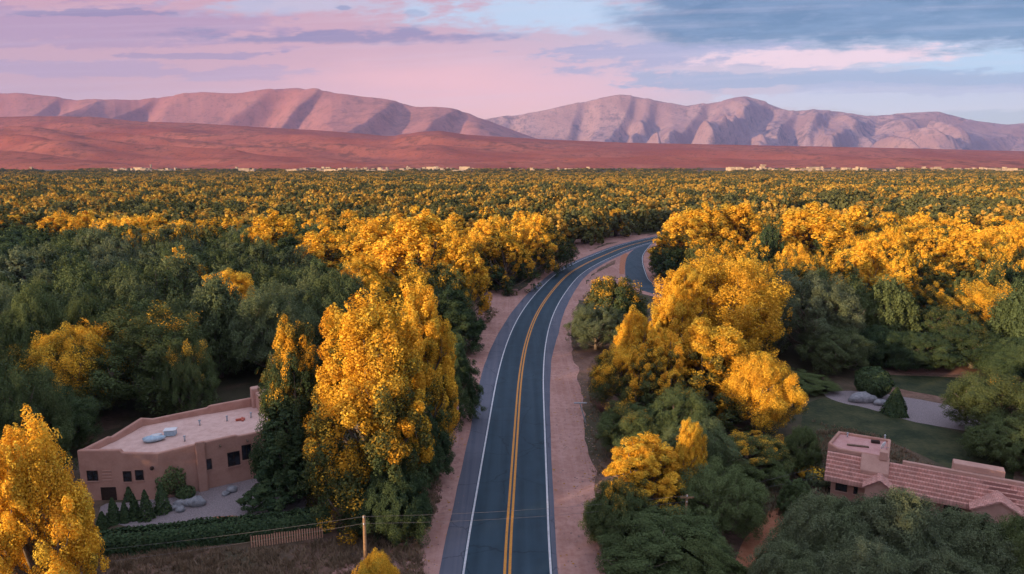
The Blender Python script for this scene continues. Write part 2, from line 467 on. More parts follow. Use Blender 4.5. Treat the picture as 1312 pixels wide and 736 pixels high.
poly('dirt_clearing', [(945,700),(985,655),(1010,640),(1005,665),(985,736),(960,800),(930,800)], .010, MAT_RUST)
poly('dirt_verge', [(520,760),(548,690),(500,700),(440,720),(400,760)], .008, MAT_DIRT, rough=1.0)

# ------------------------------------------------------------------ hills and mountains
def terrain_mat(name, dry, dry2, scrub, scale, amount):
    m, t, o = material(name); p = pos(t)
    big = noise(t, p, scale, 6, .6, .3); sm = noise(t, p, scale * 9, 6, .7)
    c = mix(t, big.step(.38, .62), dry, dry2)
    c = mix(t, (sm * .6 + big * .4).step(.5, .62) * amount, c, scrub)
    dots = noise(t, p, scale * 34, 3, .75)
    c = mix(t, dots.step(.54, .62) * .5, c, scrub)
    b = principled(t, o, c, 1.0, .0)
    return m
def range_mesh(name, sil, Y0, YR, Y1, t0, t1, nc, nr, mat, spur, amp, warp_k, power, back=.35, base=None, seed=0, valleys=(), ax=1.0, soft=0.0, gain=.33):
    px = np.array([p[0] for p in sil], float); py = np.array([p[1] for p in sil], float)
    b = (CY - py) / F; yc = math.cos(PITCH) + b * math.sin(PITCH)
    tt = (px - CX) / F / yc; hh = CAMH + YR * (-math.sin(PITCH) + b * math.cos(PITCH)) / yc
    T = np.linspace(t0, t1, nc); hr = np.interp(T, tt, hh)
    k = np.ones(7) / 7; hr = np.convolve(np.pad(hr, 3, 'edge'), k, 'valid')
    hr = hr + fbm(T * 40 + seed, T * 0 + seed, 4) * hr * .014
    Yv = np.concatenate([Y0 + (YR - Y0) * np.linspace(0, 1, int(nr * .82)) ** .9, YR + (Y1 - YR) * np.linspace(0, 1, nr - int(nr * .82) + 1)[1:]])
    TT, YY = np.meshgrid(T, Yv); HR = np.broadcast_to(hr, TT.shape); X = TT * YY
    s = (YY - Y0) / (YR - Y0); sb = np.clip((YY - YR) / (Y1 - YR), 0, 1); s1 = np.clip(s, 0, 1)
    wx = fbm(X / (spur*2.2) + seed, YY / (spur*2.2) + 3, 3) * warp_k * spur
    rd = ridged((X + YY * .25 + wx) / (spur * ax) + seed, (YY - X * .35) / (spur * 2.4) + seed, 5, gain)
    rd2 = fbm(X / (spur * .8 * ax) - seed, YY / (spur * .8), 5)
    env = np.sin(np.pi * np.clip(s1, 0, 1) ** .8) ** .8
    H = HR * (s1 ** power) - HR * amp * env * (1.0 - rd) * 2.2 + HR * amp * .35 * env * rd2
    H = H + HR * soft * env * fbm(X / (spur * 3.6) + seed, YY / (spur * 1.5) + X / (spur * 9), 3, .4)
    H = H + HR * .008 * fbm(X / (spur*.15), YY / (spur*.15), 4) * (s1 ** .5) * (1 - s1 * .6)
    for (pt, pb, dep, wl, wr) in valleys:              # valleys with one steep and one gentle side, running down the slope
        wig = fbm(YY / 1700. + pt, YY * 0 + pb, 3) * 14
        q = (TT * 893 + 656) - (pt - (pt - pb) * np.clip((1 - s1) * 2.4, 0, 1.6) + wig); ww = np.clip(1.35 - s1, .35, 1.2)
        tri = np.clip(1 - np.where(q < 0, -q / (wl * ww), q / (wr * ww)), 0, 1)
        H = H - HR * dep * (3*tri**2 - 2*tri**3) * np.clip(np.sin(np.pi * np.clip(s1 * .96 + .02, 0, 1)), 0, 1) ** .7
    H = np.where(s > 1, HR * (1 - sb * (1 - back)) , H)
    H = np.where(s <= 0.0, -3.0, H) if base is None else np.maximum(H, base)
    H[0, :] = -5
    V = np.stack([X.ravel(), YY.ravel(), H.ravel()], 1); n = nc; r = len(Yv)
    i = np.arange(n - 1)[None, :] + np.arange(r - 1)[:, None] * n; i = i.ravel()
    o = link(name, np_mesh(name, V, np.stack([i, i+1, i+n+1, i+n], 1), smooth=True), mat)
    return tag(o, kind='structure')
FOOT = terrain_mat('foothill_earth', (.31, .090, .062), (.40, .135, .092), (.14, .06, .042), .0016, .75)
MTL = terrain_mat('pink_mountain_rock', (.35, .145, .125), (.43, .195, .165), (.21, .105, .09), .0007, .6)
MTR = terrain_mat('tan_mountain_rock', (.33, .20, .195), (.44, .28, .265), (.16, .11, .12), .0009, .8)
range_mesh('foothills', [(-400,146),(0,150),(60,149),(120,150),(180,156),(250,158),(330,163),(420,168),(500,175),(540,169),(565,168),(600,173),(700,179),(800,183),(1000,187),(1150,190),(1312,194),(1700,198)],
           2380, 5600, 7000, -1.15, 1.15, 1300, 260, FOOT, 420., .05, .9, 1.2, seed=4, ax=3.0, soft=.50)
range_mesh('mountain', [(-500,120),(-150,116),(0,120),(20,119),(40,121),(70,124),(100,127),(150,128),(180,128),(215,122),(260,118),(300,120),(325,117),(350,113),(380,111),(410,114),(450,122),(500,128),(540,137),(575,138),(600,144),(620,153),(660,168),(700,182),(800,196)],
           6200, 9600, 12500, -1.2, .2, 1100, 260, MTL, 3200., .34, .7, .9, seed=1,
           valleys=[(95, 10, .25, 36, 80), (215, 110, .30, 30, 80), (365, 235, .55, 60, 110), (420, 345, .22, 26, 90), (520, 480, .25, 34, 90), (600, 560, .3, 40, 70), (-80, -160, .3, 50, 90)])
range_mesh('mountain', [(480,188),(540,172),(580,162),(600,156),(640,150),(690,143),(730,134),(760,127),(795,121),(815,123),(850,130),(880,136),(905,132),(930,128),(955,123),(980,130),(1010,142),(1040,140),(1080,143),(1110,149),(1140,146),(1180,144),(1205,143),(1220,147),(1250,155),(1290,160),(1312,158),(1400,152),(1700,170)],
           7600, 13000, 15800, -.22, 1.15, 1200, 300, MTR, 2100., .58, .8, .85, seed=9, gain=.32,
           valleys=[(610, 560, .25, 30, 50), (665, 615, .3, 30, 50), (745, 700, .35, 30, 60), (812, 775, .34, 26, 40), (845, 815, .3, 30, 55), (905, 870, .4, 34, 50), (985, 935, .42, 34, 50), (1020, 1000, .3, 26, 50), (1065, 1030, .35, 30, 60), (1120, 1090, .35, 34, 60), (1225, 1110, .6, 110, 30), (1330, 1270, .5, 70, 40)])
# unseen low bluff added behind the viewer to shade the near ground
T = np.linspace(-420, 420, 85); W_ = np.linspace(-150, 90, 25)
ux, uy = -math.sin(SUN_AZ), -math.cos(SUN_AZ); qx, qy = -uy, ux
V = []
for wv in W_:
    for t in T:
        h = 34.5 * math.exp(-(max(abs(wv) - 12, 0) / 48.) ** 2) * (1 - (abs(t) / 430) ** 4) + 3.0 * float(fbm(t / 45., wv / 45., 4)) * math.exp(-(wv / 60.) ** 2)
        d = 235 - wv
        V.append((ux * d + qx * t, uy * d + qy * t, h - .6))
n = len(T); Fc = [(j*n+i, j*n+i+1, (j+1)*n+i+1, (j+1)*n+i) for j in range(len(W_)-1) for i in range(n-1)]
tag(link('shade_hill', np_mesh('shade_hill', V, Fc, True), MAT_GROUND), kind='structure')
# ------------------------------------------------------------------ foliage and bark
GREEN_DARK, GREEN_MID, GREEN_GREY = (.055, .090, .046), (.112, .142, .056), (.155, .182, .108)
def leaf_mat(name, far=False, gold=((.88, .46, .03), (.97, .61, .08), (.66, .29, .03)), needle=False):
    """Autumn leaves: a clump goes gold by its score, which also paints sunlit tops over shaded undersides; the object's colour holds how far
    the tree has turned (r) and which green it is (g)."""
    m, t, o = material(name)
    at = t.nodes.new('ShaderNodeAttribute'); at.attribute_name = 'tone'
    sp = t.nodes.new('ShaderNodeSeparateXYZ'); t.links.new(at.outputs['Vector'], sp.inputs[0])
    score, leaf, clump = (N(t, sp.outputs[i]) for i in range(3))
    oi = t.nodes.new('ShaderNodeObjectInfo'); rnd = N(t, oi.outputs['Random'])
    if far:
        lp = oi.outputs['Location']
        mpp = t.nodes.new('ShaderNodeMapping'); mpp.inputs['Scale'].default_value = (.45, 1.3, 1); t.links.new(lp, mpp.inputs[0]); a = noise(t, mpp.outputs[0], .0075, 5, .6); b = noise(t, lp, .03, 3, .6)
        ls = t.nodes.new('ShaderNodeSeparateXYZ'); t.links.new(lp, ls.inputs[0])
        nearer = N(t, ls.outputs[1]).step(1500, 350)
        turned = (a * .55 + b * .25 + rnd * .2).step(.45, .56) * (nearer * .20 + .36) + .05
        hue = b.step(.3, .7)
    else:
        s2 = t.nodes.new('ShaderNodeSeparateColor'); t.links.new(oi.outputs['Color'], s2.inputs[0])
        turned, hue = N(t, s2.outputs[0]), N(t, s2.outputs[1])
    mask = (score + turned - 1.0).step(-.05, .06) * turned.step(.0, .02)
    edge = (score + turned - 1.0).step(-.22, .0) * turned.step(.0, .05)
    if far: gold = ((.52, .30, .05), (.62, .38, .08), (.40, .24, .05))
    gc = mix(t, leaf, gold[0], gold[1]); gc = mix(t, clump.step(.55, 1.0) * .55, gc, gold[2])
    gc = mix(t, clump.step(.38, .0) * .55, gc, (.50, .42, .07))
    gr = mix(t, hue.step(0, .5), GREEN_DARK, GREEN_MID); gr = mix(t, hue.step(.5, 1), gr, GREEN_GREY)
    gr = mix(t, clump * .35, gr, tuple(x * 1.5 for x in GREEN_MID))
    if far: gr = mix(t, .6, gr, (.17, .16, .06))
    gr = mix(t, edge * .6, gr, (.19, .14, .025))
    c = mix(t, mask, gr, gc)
    h = t.nodes.new('ShaderNodeHueSaturation'); t.links.new(c, h.inputs['Color'])
    t.links.new((leaf * (.25 if far else .5) + rnd * .25 + (.78 if far else .65)).v, h.inputs['Value'])
    d = t.nodes.new('ShaderNodeBsdfDiffuse'); t.links.new(h.outputs[0], d.inputs[0])
    tr = t.nodes.new('ShaderNodeBsdfTranslucent'); t.links.new(h.outputs[0], tr.inputs[0])
    mx = t.nodes.new('ShaderNodeMixShader'); mx.inputs[0].default_value = .12 if needle else .20
    t.links.new(d.outputs[0], mx.inputs[1]); t.links.new(tr.outputs[0], mx.inputs[2]); t.links.new(mx.outputs[0], o.inputs[0])
    return m
MAT_LEAF = leaf_mat('autumn_leaves_lit_tops'); MAT_LEAF_FAR = leaf_mat('far_autumn_leaves_lit_tops', True)
MAT_BARK = simple('pale_bark', (.13, .10, .075), (.26, .20, .15), 3.0, bmp=.6)
MAT_BARK_DARK = simple('dark_bark', (.05, .038, .03), (.10, .075, .055), 3.0, bmp=.6)


def leaf_mesh(name, ctr, nrm, size, tone, aspect=1.35):
    n = len(ctr); r = np.random.RandomState(n & 0xffff)
    q = r.normal(size=(n, 3)); a = np.cross(nrm, q); a /= np.linalg.norm(a, axis=1)[:, None] + 1e-9
    b = np.cross(nrm, a); b /= np.linalg.norm(b, axis=1)[:, None] + 1e-9
    s = size[:, None]; bend = nrm * s * .18
    V = np.stack([ctr - a*s*aspect*.5, ctr - b*s*.45 + bend, ctr + a*s*aspect*.5, ctr + b*s*.45 + bend], 1).reshape(-1, 3)
    me = np_mesh(name, V, np.arange(n * 4).reshape(n, 4))
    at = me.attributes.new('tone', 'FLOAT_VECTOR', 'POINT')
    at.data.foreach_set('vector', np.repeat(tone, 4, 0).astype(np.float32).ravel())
    return me

def crown_proto(seed, H, W, style, lobes, clumps, leaves, size):
    """Returns (crown mesh, limb targets). Styles: broad, tall, round, cone, shrub."""
    r = np.random.RandomState(seed); L = []
    for i in range(lobes):
        f = (i + .5) / lobes; ga = i * 2.39996 + r.rand() * .8
        if style == 'broad':
            z = H * (.20 + .64 * f ** .85); R = W * .5 * (1 - (max(f - .35, 0) / .75) ** 2) * (.45 + .42 * r.rand() ** .5) * (1.0 if f > .25 else .85)
            rx = W * (.12 + .07 * r.rand()); rz = rx * (1.3 + .9 * r.rand())
        elif style == 'tall':
            z = H * (.14 + .70 * f); R = W * .5 * (1 - f ** 2.2 * .85) * (.42 + .42 * r.rand() ** .5)
            rx = W * (.10 + .065 * r.rand()); rz = rx * (2.0 + 1.3 * r.rand())
        elif style == 'round':
            z = H * (.22 + .5 * f); R = W * .5 * math.sqrt(max(0, 1 - (f * 1.0) ** 2)) * (.45 + .3 * r.rand())
            rx = W * (.22 + .06 * r.rand()); rz = rx * (1.0 + .3 * r.rand())
        elif style == 'shrub':
            z = H * (.2 + .5 * f); R = W * .5 * (1 - f * .8) * (.3 + .4 * r.rand()); rx = W * (.2 + .08 * r.rand()); rz = min(H * .3, rx * 1.1)
        else:  # cone
            z = H * (.08 + .84 * f); R = W * .5 * (1 - f) ** .8 * (.45 + .3 * r.rand()); rx = W * (.17 - .12 * f) ; rz = H * .05
        z = min(z, H - rz * .95)
        L.append((np.array([R * math.cos(ga), R * math.sin(ga), z]), rx, rz, r.rand()))
    ctr, nrm, tone, sz = [], [], [], []
    for (c, rx, rz, lr) in L:
        for k in range(clumps):
            u = r.normal(size=3); u /= np.linalg.norm(u); 
            if u[2] < -.35 and r.rand() < .7: u[2] *= -1
            out = np.array([c[0], c[1], 0]); no = np.linalg.norm(out)
            if no > .1 and np.dot(u, out / no) < -.4 and r.rand() < .6: u[:2] = -u[:2]
            cc = c + u * np.array([rx, rx, rz]) * (.50 + .78 * r.rand())
            if cc[2] < .3: cc[2] = .3 + r.rand() * .6
            rc = rx * ((.26 + .2 * r.rand()) if style in ('tall', 'broad') else (.2 + .18 * r.rand())); crz = rc * ((1.4 + .9 * r.rand()) if style in ('tall', 'broad') else 1.3 if style != 'cone' else .55)
            cr = r.rand(); nl = max(3, int(leaves * (rc / (rx * (.36 if style in ('tall', 'broad') else .25))) ** 2))
            v = r.normal(size=(nl, 3)); v /= np.linalg.norm(v, axis=1)[:, None]
            rr_ = (.45 + .6 * r.rand(nl) ** .6)[:, None]
            pos_ = cc + v * np.array([rc, rc, crz]) * rr_ + (np.array([u[0], u[1], 0]) * (-abs(v[:, 2:3]) * rc * .3) if style != 'cone' else 0)
            n_ = v + r.normal(size=(nl, 3)) * .55 + u * .45; n_ /= np.linalg.norm(n_, axis=1)[:, None]
            score = .46 * np.clip((cc[2] / H - .12) / .85, 0, 1) + .20 * lr + .34 * cr + .04 * r.normal(size=nl) - .22 * np.clip(1.0 - np.linalg.norm((pos_ - c) / np.array([rx, rx, rz]), axis=1), 0, 1)  # height and depth terms put sunlit tops and shaded interiors into the leaf colour
            hole = perlin(pos_[:, 0] * .62 * 12 / W + seed, pos_[:, 2] * .42 + pos_[:, 1] * .6) < .24
            pos_, n_, score, nl = pos_[hole], n_[hole], score[hole], int(hole.sum())
            if nl == 0: continue
            ctr.append(pos_); nrm.append(n_); sz.append(size * (.5 + 1.0 * r.rand(nl) ** 1.4))
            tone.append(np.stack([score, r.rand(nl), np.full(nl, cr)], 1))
    me = leaf_mesh('crown', np.concatenate(ctr), np.concatenate(nrm), np.concatenate(sz), np.concatenate(tone))
    return me, L

def trunk_proto(seed, H, L, style, sides=7, fine=True):
    r = random.Random(seed); mb = MB(); R0 = H * .020 + .08
    top = H * (.92 if style == 'cone' else .55); sw = [(r.uniform(-.03, .03) * H, r.uniform(-.03, .03) * H) for _ in range(5)]
    P = [(sw[i][0] * i / 4, sw[i][1] * i / 4, -.3 + (top + .3) * i / 4) for i in range(5)]
    mb.tube(P, [R0 * 1.35, R0, R0 * .82, R0 * .6, R0 * .3], sides)
    if style != 'cone' and fine:
        for (c, rx, rz, _) in L:
            k = min(.9, max(.15, (c[2] - rz * .8) / top * .75)); i = min(3, int(k * 4)); f = k * 4 - i
            s = [P[i][j] + (P[i+1][j] - P[i][j]) * f for j in range(3)]
            m1 = [(s[j] * .55 + c[j] * .45) for j in range(3)]; m1[2] -= rz * .15
            e = (c[0] * 1.08, c[1] * 1.08, c[2] + rz * .6)
            mb.tube([s, m1, tuple(c), e], [R0 * .5, R0 * .36, R0 * .2, R0 * .05], 5)
            for _k in range(3):
                a = r.uniform(0, 6.28)
                mb.tube([tuple(c), (c[0] + math.cos(a) * rx * .55, c[1] + math.sin(a) * rx * .55, c[2] + rz * r.uniform(-.2, .5)),
                         (c[0] + math.cos(a) * rx * .95, c[1] + math.sin(a) * rx * .95, c[2] + rz * r.uniform(0, .8))], [R0 * .16, R0 * .1, R0 * .03], 4)
    me = bpy.data.meshes.new('trunk'); me.from_pydata(mb.v, [], mb.f); me.update()
    me.polygons.foreach_set('use_smooth', [True] * len(me.polygons))
    return me

PROTO = {}
def protos(lod, style):
    key = (lod, style)
    if key not in PROTO:
        spec = {'near': (17, 58, 300, .122, 4), 'mid': (14, 38, 95, .235, 4), 'low': (12, 30, 40, .42, 4)}[lod]
        nl, nc, lv, sz, cnt = spec
        if style in ('tall', 'broad'): nl, nc = int(nl * 1.65), int(nc * .48)
        if style == 'cone': nl, nc, lv = int(nl * 3.4), int(nc * .7), int(lv * .32)
        if lod == 'near' and style in ('shrub', 'cone', 'round'): cnt = 2
        out = []
        for k in range(cnt):
            H, W = {'broad': (16, 12), 'tall': (18, 9.5), 'round': (12, 11), 'cone': (14, 7), 'shrub': (4, 6)}[style]
            s = sz if style != 'shrub' else sz * .6
            me, L = crown_proto(hash_(lod, style, k), H, W, style, nl, nc, lv, s)
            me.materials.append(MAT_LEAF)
            tr = trunk_proto(k + 5, H, L, style, 7 if lod == 'near' else 5, lod != 'low'); tr.materials.append(MAT_BARK_DARK if style == 'cone' else MAT_BARK)
            # real extent of the crown
            co = np.zeros(len(me.vertices) * 3, np.float32); me.vertices.foreach_get('co', co); co = co.reshape(-1, 3)
            rr_ = np.percentile(np.hypot(co[:, 0], co[:, 1]), 97); top = np.percentile(co[:, 2], 99.8)
            out.append((me, tr, top, rr_ * 2))
        PROTO[key] = out
    return PROTO[key]
def hash_(a, b, k): return (sum(ord(c) * (i + 3) for i, c in enumerate(a + b)) * 31 + k * 977) % 99991

PLACED = []          # (x, y, radius, short name)
TREES = []
_rt = random.Random(11)
def tree(x, y, H, W, style, gold, hue, name, label, cat='tree', group=None, lod=None, var=None, rz=None, gz=0.0):
    lod = lod or ('near' if y < 125 else 'mid' if y < 230 else 'low')
    ps = protos(lod, style); k = _rt.randrange(len(ps)) if var is None else var % len(ps)
    me, tr, h0, w0 = ps[k]
    r = empty(name, (x, y, gz), _rt.uniform(0, 6.28) if rz is None else rz, label, cat, group)
    r.scale = (W / w0, W / w0, H / h0)
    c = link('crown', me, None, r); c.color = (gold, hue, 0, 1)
    t = link('trunk', tr, None, r)
    PLACED.append((x, y, W / 2)); TREES.append(r)
    return r
def ptree(px, topy, Y, wpx, style, gold, hue, label, name='cottonwood_tree', group=None, cat='tree', **k):
    x, z = AT(px, topy, Y)
    W = wpx * zcam(Y, z * .6) / F
    return tree(x, Y, max(z, 1.5), W, style, gold, hue, name, label, cat, group, **k)

CW, GT, CN = 'cottonwood_tree', 'broadleaf_tree', 'conifer_tree'
HAND = [
 # px, top y, Y, width px, style, gold, hue, name, label, landmark name
 (24, 544, 42, 138, 'tall', .90, .3, CW, 'bright golden cottonwood with pale branches at the bottom left corner', 'corner golden cottonwood'),
 (-95, 560, 45, 170, 'tall', .85, .3, CW, 'golden cottonwood cut by the left edge beside the corner cottonwood', None),
 (478, 712, 47, 62, 'shrub', .95, .4, CW, 'small round golden tree top in front of the wooden utility pole', None),
 (470, 380, 60, 180, 'tall', .57, .25, CW, 'largest golden cottonwood left of the road, green at its foot', 'big golden cottonwood left of the road'),
 (533, 362, 71, 112, 'tall', .60, .25, CW, 'tall pointed golden cottonwood behind the right shoulder of the largest one left of the road', None),
 (372, 408, 64, 100, 'tall', .27, .05, CW, 'dark cottonwood with golden flecks between the adobe house and the big golden cottonwood', None),
 (360, 500, 62, 90, 'cone', .0, .0, CN, 'dark green conifer hiding the right end of the adobe house', 'dark conifer beside the adobe house'),
 (577, 432, 83, 74, 'tall', .0, .12, GT, 'dark green tree hugging the left road shoulder beside the golden cottonwood', 'dark green tree on the left road shoulder'),
 (540, 520, 66, 80, 'tall', .0, .08, GT, 'dark green tree tucked behind the foot of the largest golden cottonwood', None),
 (500, 600, 55.5, 100, 'round', .0, .1, GT, 'low spreading green tree at the foot of the big golden cottonwood', None),
 (180, 400, 88, 168, 'broad', .16, .45, GT, 'broad olive green tree rising behind the adobe house roof', 'broad olive tree behind the adobe house'),
 (88, 420, 84, 130, 'broad', .50, .3, CW, 'green cottonwood with a golden patch on top, left behind the adobe house', 'cottonwood with one golden patch'),
 (10, 452, 80, 130, 'broad', .10, .3, GT, 'dark olive tree at the left edge above the corner golden cottonwood', None),
 (238, 440, 84, 70, 'broad', .22, .35, GT, 'narrow olive tree at the right end of the trees behind the adobe house', None),
 (60, 500, 73, 110, 'broad', .0, .2, GT, 'dark green tree between the corner golden cottonwood and the adobe house', None),
 (290, 348, 118, 100, 'tall', .60, .4, CW, 'cottonwood with scattered golden tips right of the broad olive tree', 'cottonwood with golden tips'),
 (345, 368, 100, 120, 'broad', .0, .75, GT, 'grey green tree just right of the cottonwood with golden tips', 'grey green tree behind the adobe house'),
 (430, 350, 108, 110, 'broad', .0, .6, GT, 'grey green tree directly behind the crown of the big golden cottonwood', None),
 (468, 330, 122, 95, 'tall', .60, .3, CW, 'half golden cottonwood peeping over the grey green trees left of the road', None),
 (232, 318, 142, 66, 'tall', .58, .4, CW, 'lone cottonwood with a golden right side in the dark woods on the left', None),
 (95, 395, 102, 90, 'round', .0, .0, GT, 'round very dark tree in the left woods behind the golden patched cottonwood', None),
 (535, 268, 140, 130, 'tall', .68, .2, CW, 'tallest golden cottonwood of the grove left of the road bend', 'tallest golden cottonwood by the bend'),
 (480, 282, 150, 110, 'tall', .66, .2, CW, 'golden cottonwood left of the tallest one in the grove at the bend', None),
 (590, 300, 136, 76, 'tall', .72, .15, CW, 'golden cottonwood on the road side of the grove at the bend', None),
 (568, 372, 116, 100, 'tall', .0, .1, GT, 'big dark green tree at the roadside below the golden grove', 'dark green tree below the golden grove'),
 (520, 350, 125, 100, 'broad', .35, .2, CW, 'mostly green cottonwood in front of the golden grove left of the bend', None),
 (560, 340, 130, 90, 'broad', .25, .15, CW, 'green cottonwood with few golden leaves under the tallest golden one', None),
 (415, 290, 160, 90, 'tall', .62, .2, CW, 'golden cottonwood at the left end of the grove beside the bend', None),
 (350, 270, 185, 90, 'tall', .66, .2, CW, 'isolated bright golden cottonwood far left of the bend grove', None),
 (650, 298, 172, 74, 'tall', .55, .1, CW, 'cottonwood with golden top and dark base at the outer side of the bend', None),
 (684, 286, 192, 62, 'tall', .60, .1, CW, 'golden topped cottonwood nearest the bend on its outer side', None),
 (622, 285, 185, 74, 'tall', .55, .1, CW, 'half golden cottonwood between the grove and the outer side of the bend', None),
 (715, 300, 203, 50, 'broad', .3, .1, CW, 'small mostly green cottonwood at the tip of the bend woods', None),
 (655, 330, 186, 52, 'round', .35, .1, CW, 'low golden flecked tree over the dirt clearing left of the bend', None),
 (786, 356, 132, 82, 'round', .34, .15, CW, 'green tree with a few golden puffs inside the fork of the roads', 'golden puffed tree in the fork'),
 (765, 392, 117, 76, 'broad', .0, .85, GT, 'grey green bushy tree on the right roadside below the fork', 'grey green roadside tree below the fork'),
 (816, 398, 96, 66, 'tall', .66, .3, CW, 'slim cottonwood with a round golden head below the fork', None),
 (800, 445, 88, 90, 'broad', .44, .3, CW, 'cottonwood with scattered golden puffs beside the right dirt verge', None),
 (925, 331, 108, 158, 'broad', .84, .3, CW, 'brilliant all golden cottonwood standing highest right of the road', 'brilliant golden cottonwood'),
 (880, 345, 104, 90, 'tall', .95, .3, CW, 'golden cottonwood at the left side of the brilliant golden one', None),
 (912, 412, 84, 150, 'tall', .52, .3, CW, 'large golden cottonwood in front of the brilliant golden one', 'large golden cottonwood right of the road'),
 (975, 455, 80, 110, 'broad', .72, .3, CW, 'golden cottonwood leaning toward the lawn beside the tiled house', 'golden cottonwood by the lawn'),
 (850, 430, 82, 90, 'tall', .46, .4, CW, 'part golden cottonwood left of the large golden one right of the road', None),
 (965, 560, 67, 110, 'broad', .22, .5, GT, 'olive tree below the golden cottonwood by the lawn', None),
 (810, 520, 73, 95, 'broad', .16, .35, GT, 'green tree at the right roadside beside the small leaning post', None),
 (870, 500, 74, 90, 'broad', .0, .3, GT, 'dark green tree under the large golden cottonwood right of the road', None),
 (900, 540, 66, 100, 'broad', .0, .7, GT, 'grey green tree rising behind the short utility pole', None),
 (828, 565, 60, 118, 'tall', .62, .3, CW, 'golden topped cottonwood leaning over the right verge near the wires', 'golden topped cottonwood near the wires'),
 (886, 540, 61, 52, 'tall', .78, .3, CW, 'slender golden cottonwood beside the golden topped one near the wires', None),
 (795, 620, 54, 84, 'round', .18, .3, GT, 'low green tree overhanging the right dirt verge', None),
 (925, 600, 57, 118, 'broad', .0, .55, GT, 'green tree around the short utility pole', None),
 (850, 668, 50, 170, 'broad', .0, .3, GT, 'dark green tree at the bottom edge right of the road', 'dark green tree at the bottom edge'),
 (900, 700, 47, 120, 'round', .0, .45, GT, 'green tree cut by the bottom edge right of the road', None),
 (1040, 352, 112, 118, 'broad', .03, 1.0, GT, 'pale grey green tree right of the brilliant golden cottonwood', 'pale grey green tree'),
 (1075, 420, 104, 90, 'broad', .0, .7, GT, 'grey green tree under the pale grey green one facing the lawn', None),
 (1020, 480, 97, 90, 'round', .0, .5, GT, 'low grey green tree between the golden cottonwood and the gravel path', None),
 (1145, 352, 125, 90, 'tall', .40, .05, CW, 'dark cottonwood with golden tips right of the pale grey green tree', 'dark cottonwood with golden tips'),
 (1190, 366, 122, 62, 'tall', .30, .05, CW, 'dark cottonwood with one golden tip beyond the lawn', None),
 (1270, 366, 118, 100, 'broad', .48, .1, CW, 'dark cottonwood with golden top at the right edge', None),
 (1215, 395, 112, 80, 'broad', .06, .0, GT, 'very dark tree between the gold tipped cottonwoods at the right', None),
 (1130, 420, 108, 80, 'round', .0, .0, GT, 'very dark round tree behind the clipped ball shrub', None),
 (1182, 428, 106, 92, 'broad', .0, .1, GT, 'dark tree standing at the far side of the lawn behind the pointed shrub', None),
 (1250, 424, 106, 96, 'broad', .06, .0, GT, 'dark tree at the far side of the lawn nearer the right edge', None),
 (1312, 436, 100, 90, 'round', .0, .05, GT, 'dark tree cut by the right edge at the far side of the lawn', None),
 (1290, 482, 78, 128, 'broad', .02, .55, GT, 'full green tree at the right edge above the tiled house', 'full green tree at the right edge'),
 (1300, 540, 70, 95, 'round', .0, .35, GT, 'dark green tree below the full green one at the right edge', None),
 (1030, 548, 68, 48, 'broad', .0, .4, GT, 'slender green tree at the left corner of the tiled house', 'slender tree at the tiled house corner'),
 (1022, 615, 59.5, 46, 'tall', .0, .25, GT, 'dark narrow tree left of the tiled house over the dirt drive', None),
 (1062, 640, 49, 125, 'round', .0, .85, GT, 'leafy green tree in front of the left part of the tiled house', None),
 (1150, 634, 48.5, 130, 'round', .0, .9, GT, 'leafy green tree in front of the middle of the tiled house', None),
 (1245, 662, 48, 130, 'round', .0, .85, GT, 'leafy green tree in front of the right part of the tiled house', None),
 (1320, 668, 47, 110, 'round', .0, .5, GT, 'leafy green tree at the bottom right corner', None),
 (1010, 700, 44, 100, 'round', .0, .85, GT, 'low green tree at the bottom edge by the dirt drive', None),
 (1115, 700, 43, 130, 'round', .0, .95, GT, 'lower green tree at the bottom edge in front of the leafy trees', None),
 (1220, 715, 42, 120, 'round', .0, .95, GT, 'lowest green tree top at the bottom edge on the right', None),
 (870, 280, 190, 84, 'tall', .55, .05, CW, 'dark based golden cottonwood at the inner side of the side road', 'cottonwood inside the side road curve'),
 (900, 262, 200, 84, 'tall', .60, .1, CW, 'golden cottonwood right of the side road curve', None),
 (945, 262, 205, 80, 'tall', .60, .1, CW, 'second golden cottonwood right of the side road curve', None),
 (862, 315, 186, 60, 'broad', .12, .0, GT, 'dark green tree bordering the side road curve', None),
 (1040, 262, 190, 110, 'tall', .62, .15, CW, 'broad golden cottonwood in the middle of the right woods', None),
 (988, 285, 176, 42, 'broad', .0, .0, GT, 'dark tree gap between golden cottonwoods right of the side road', None),
 (790, 268, 300, 44, 'tall', .7, .1, CW, 'golden cottonwood right behind the far end of the bend', None),
 (1120, 300, 160, 90, 'tall', .62, .25, CW, 'golden topped cottonwood behind the dark gold tipped ones', None),
 (1235, 300, 165, 95, 'tall', .66, .2, CW, 'golden topped cottonwood in the right woods above the dark trees', None),
]
LAND = []
for (px, ty, Y, wp, st, gd, hu, nm, lb, short) in HAND:
    r = ptree(px, ty, Y, wp, st, gd, hu, lb, nm)
    if short: LAND.append((r.location.x, r.location.y, short))

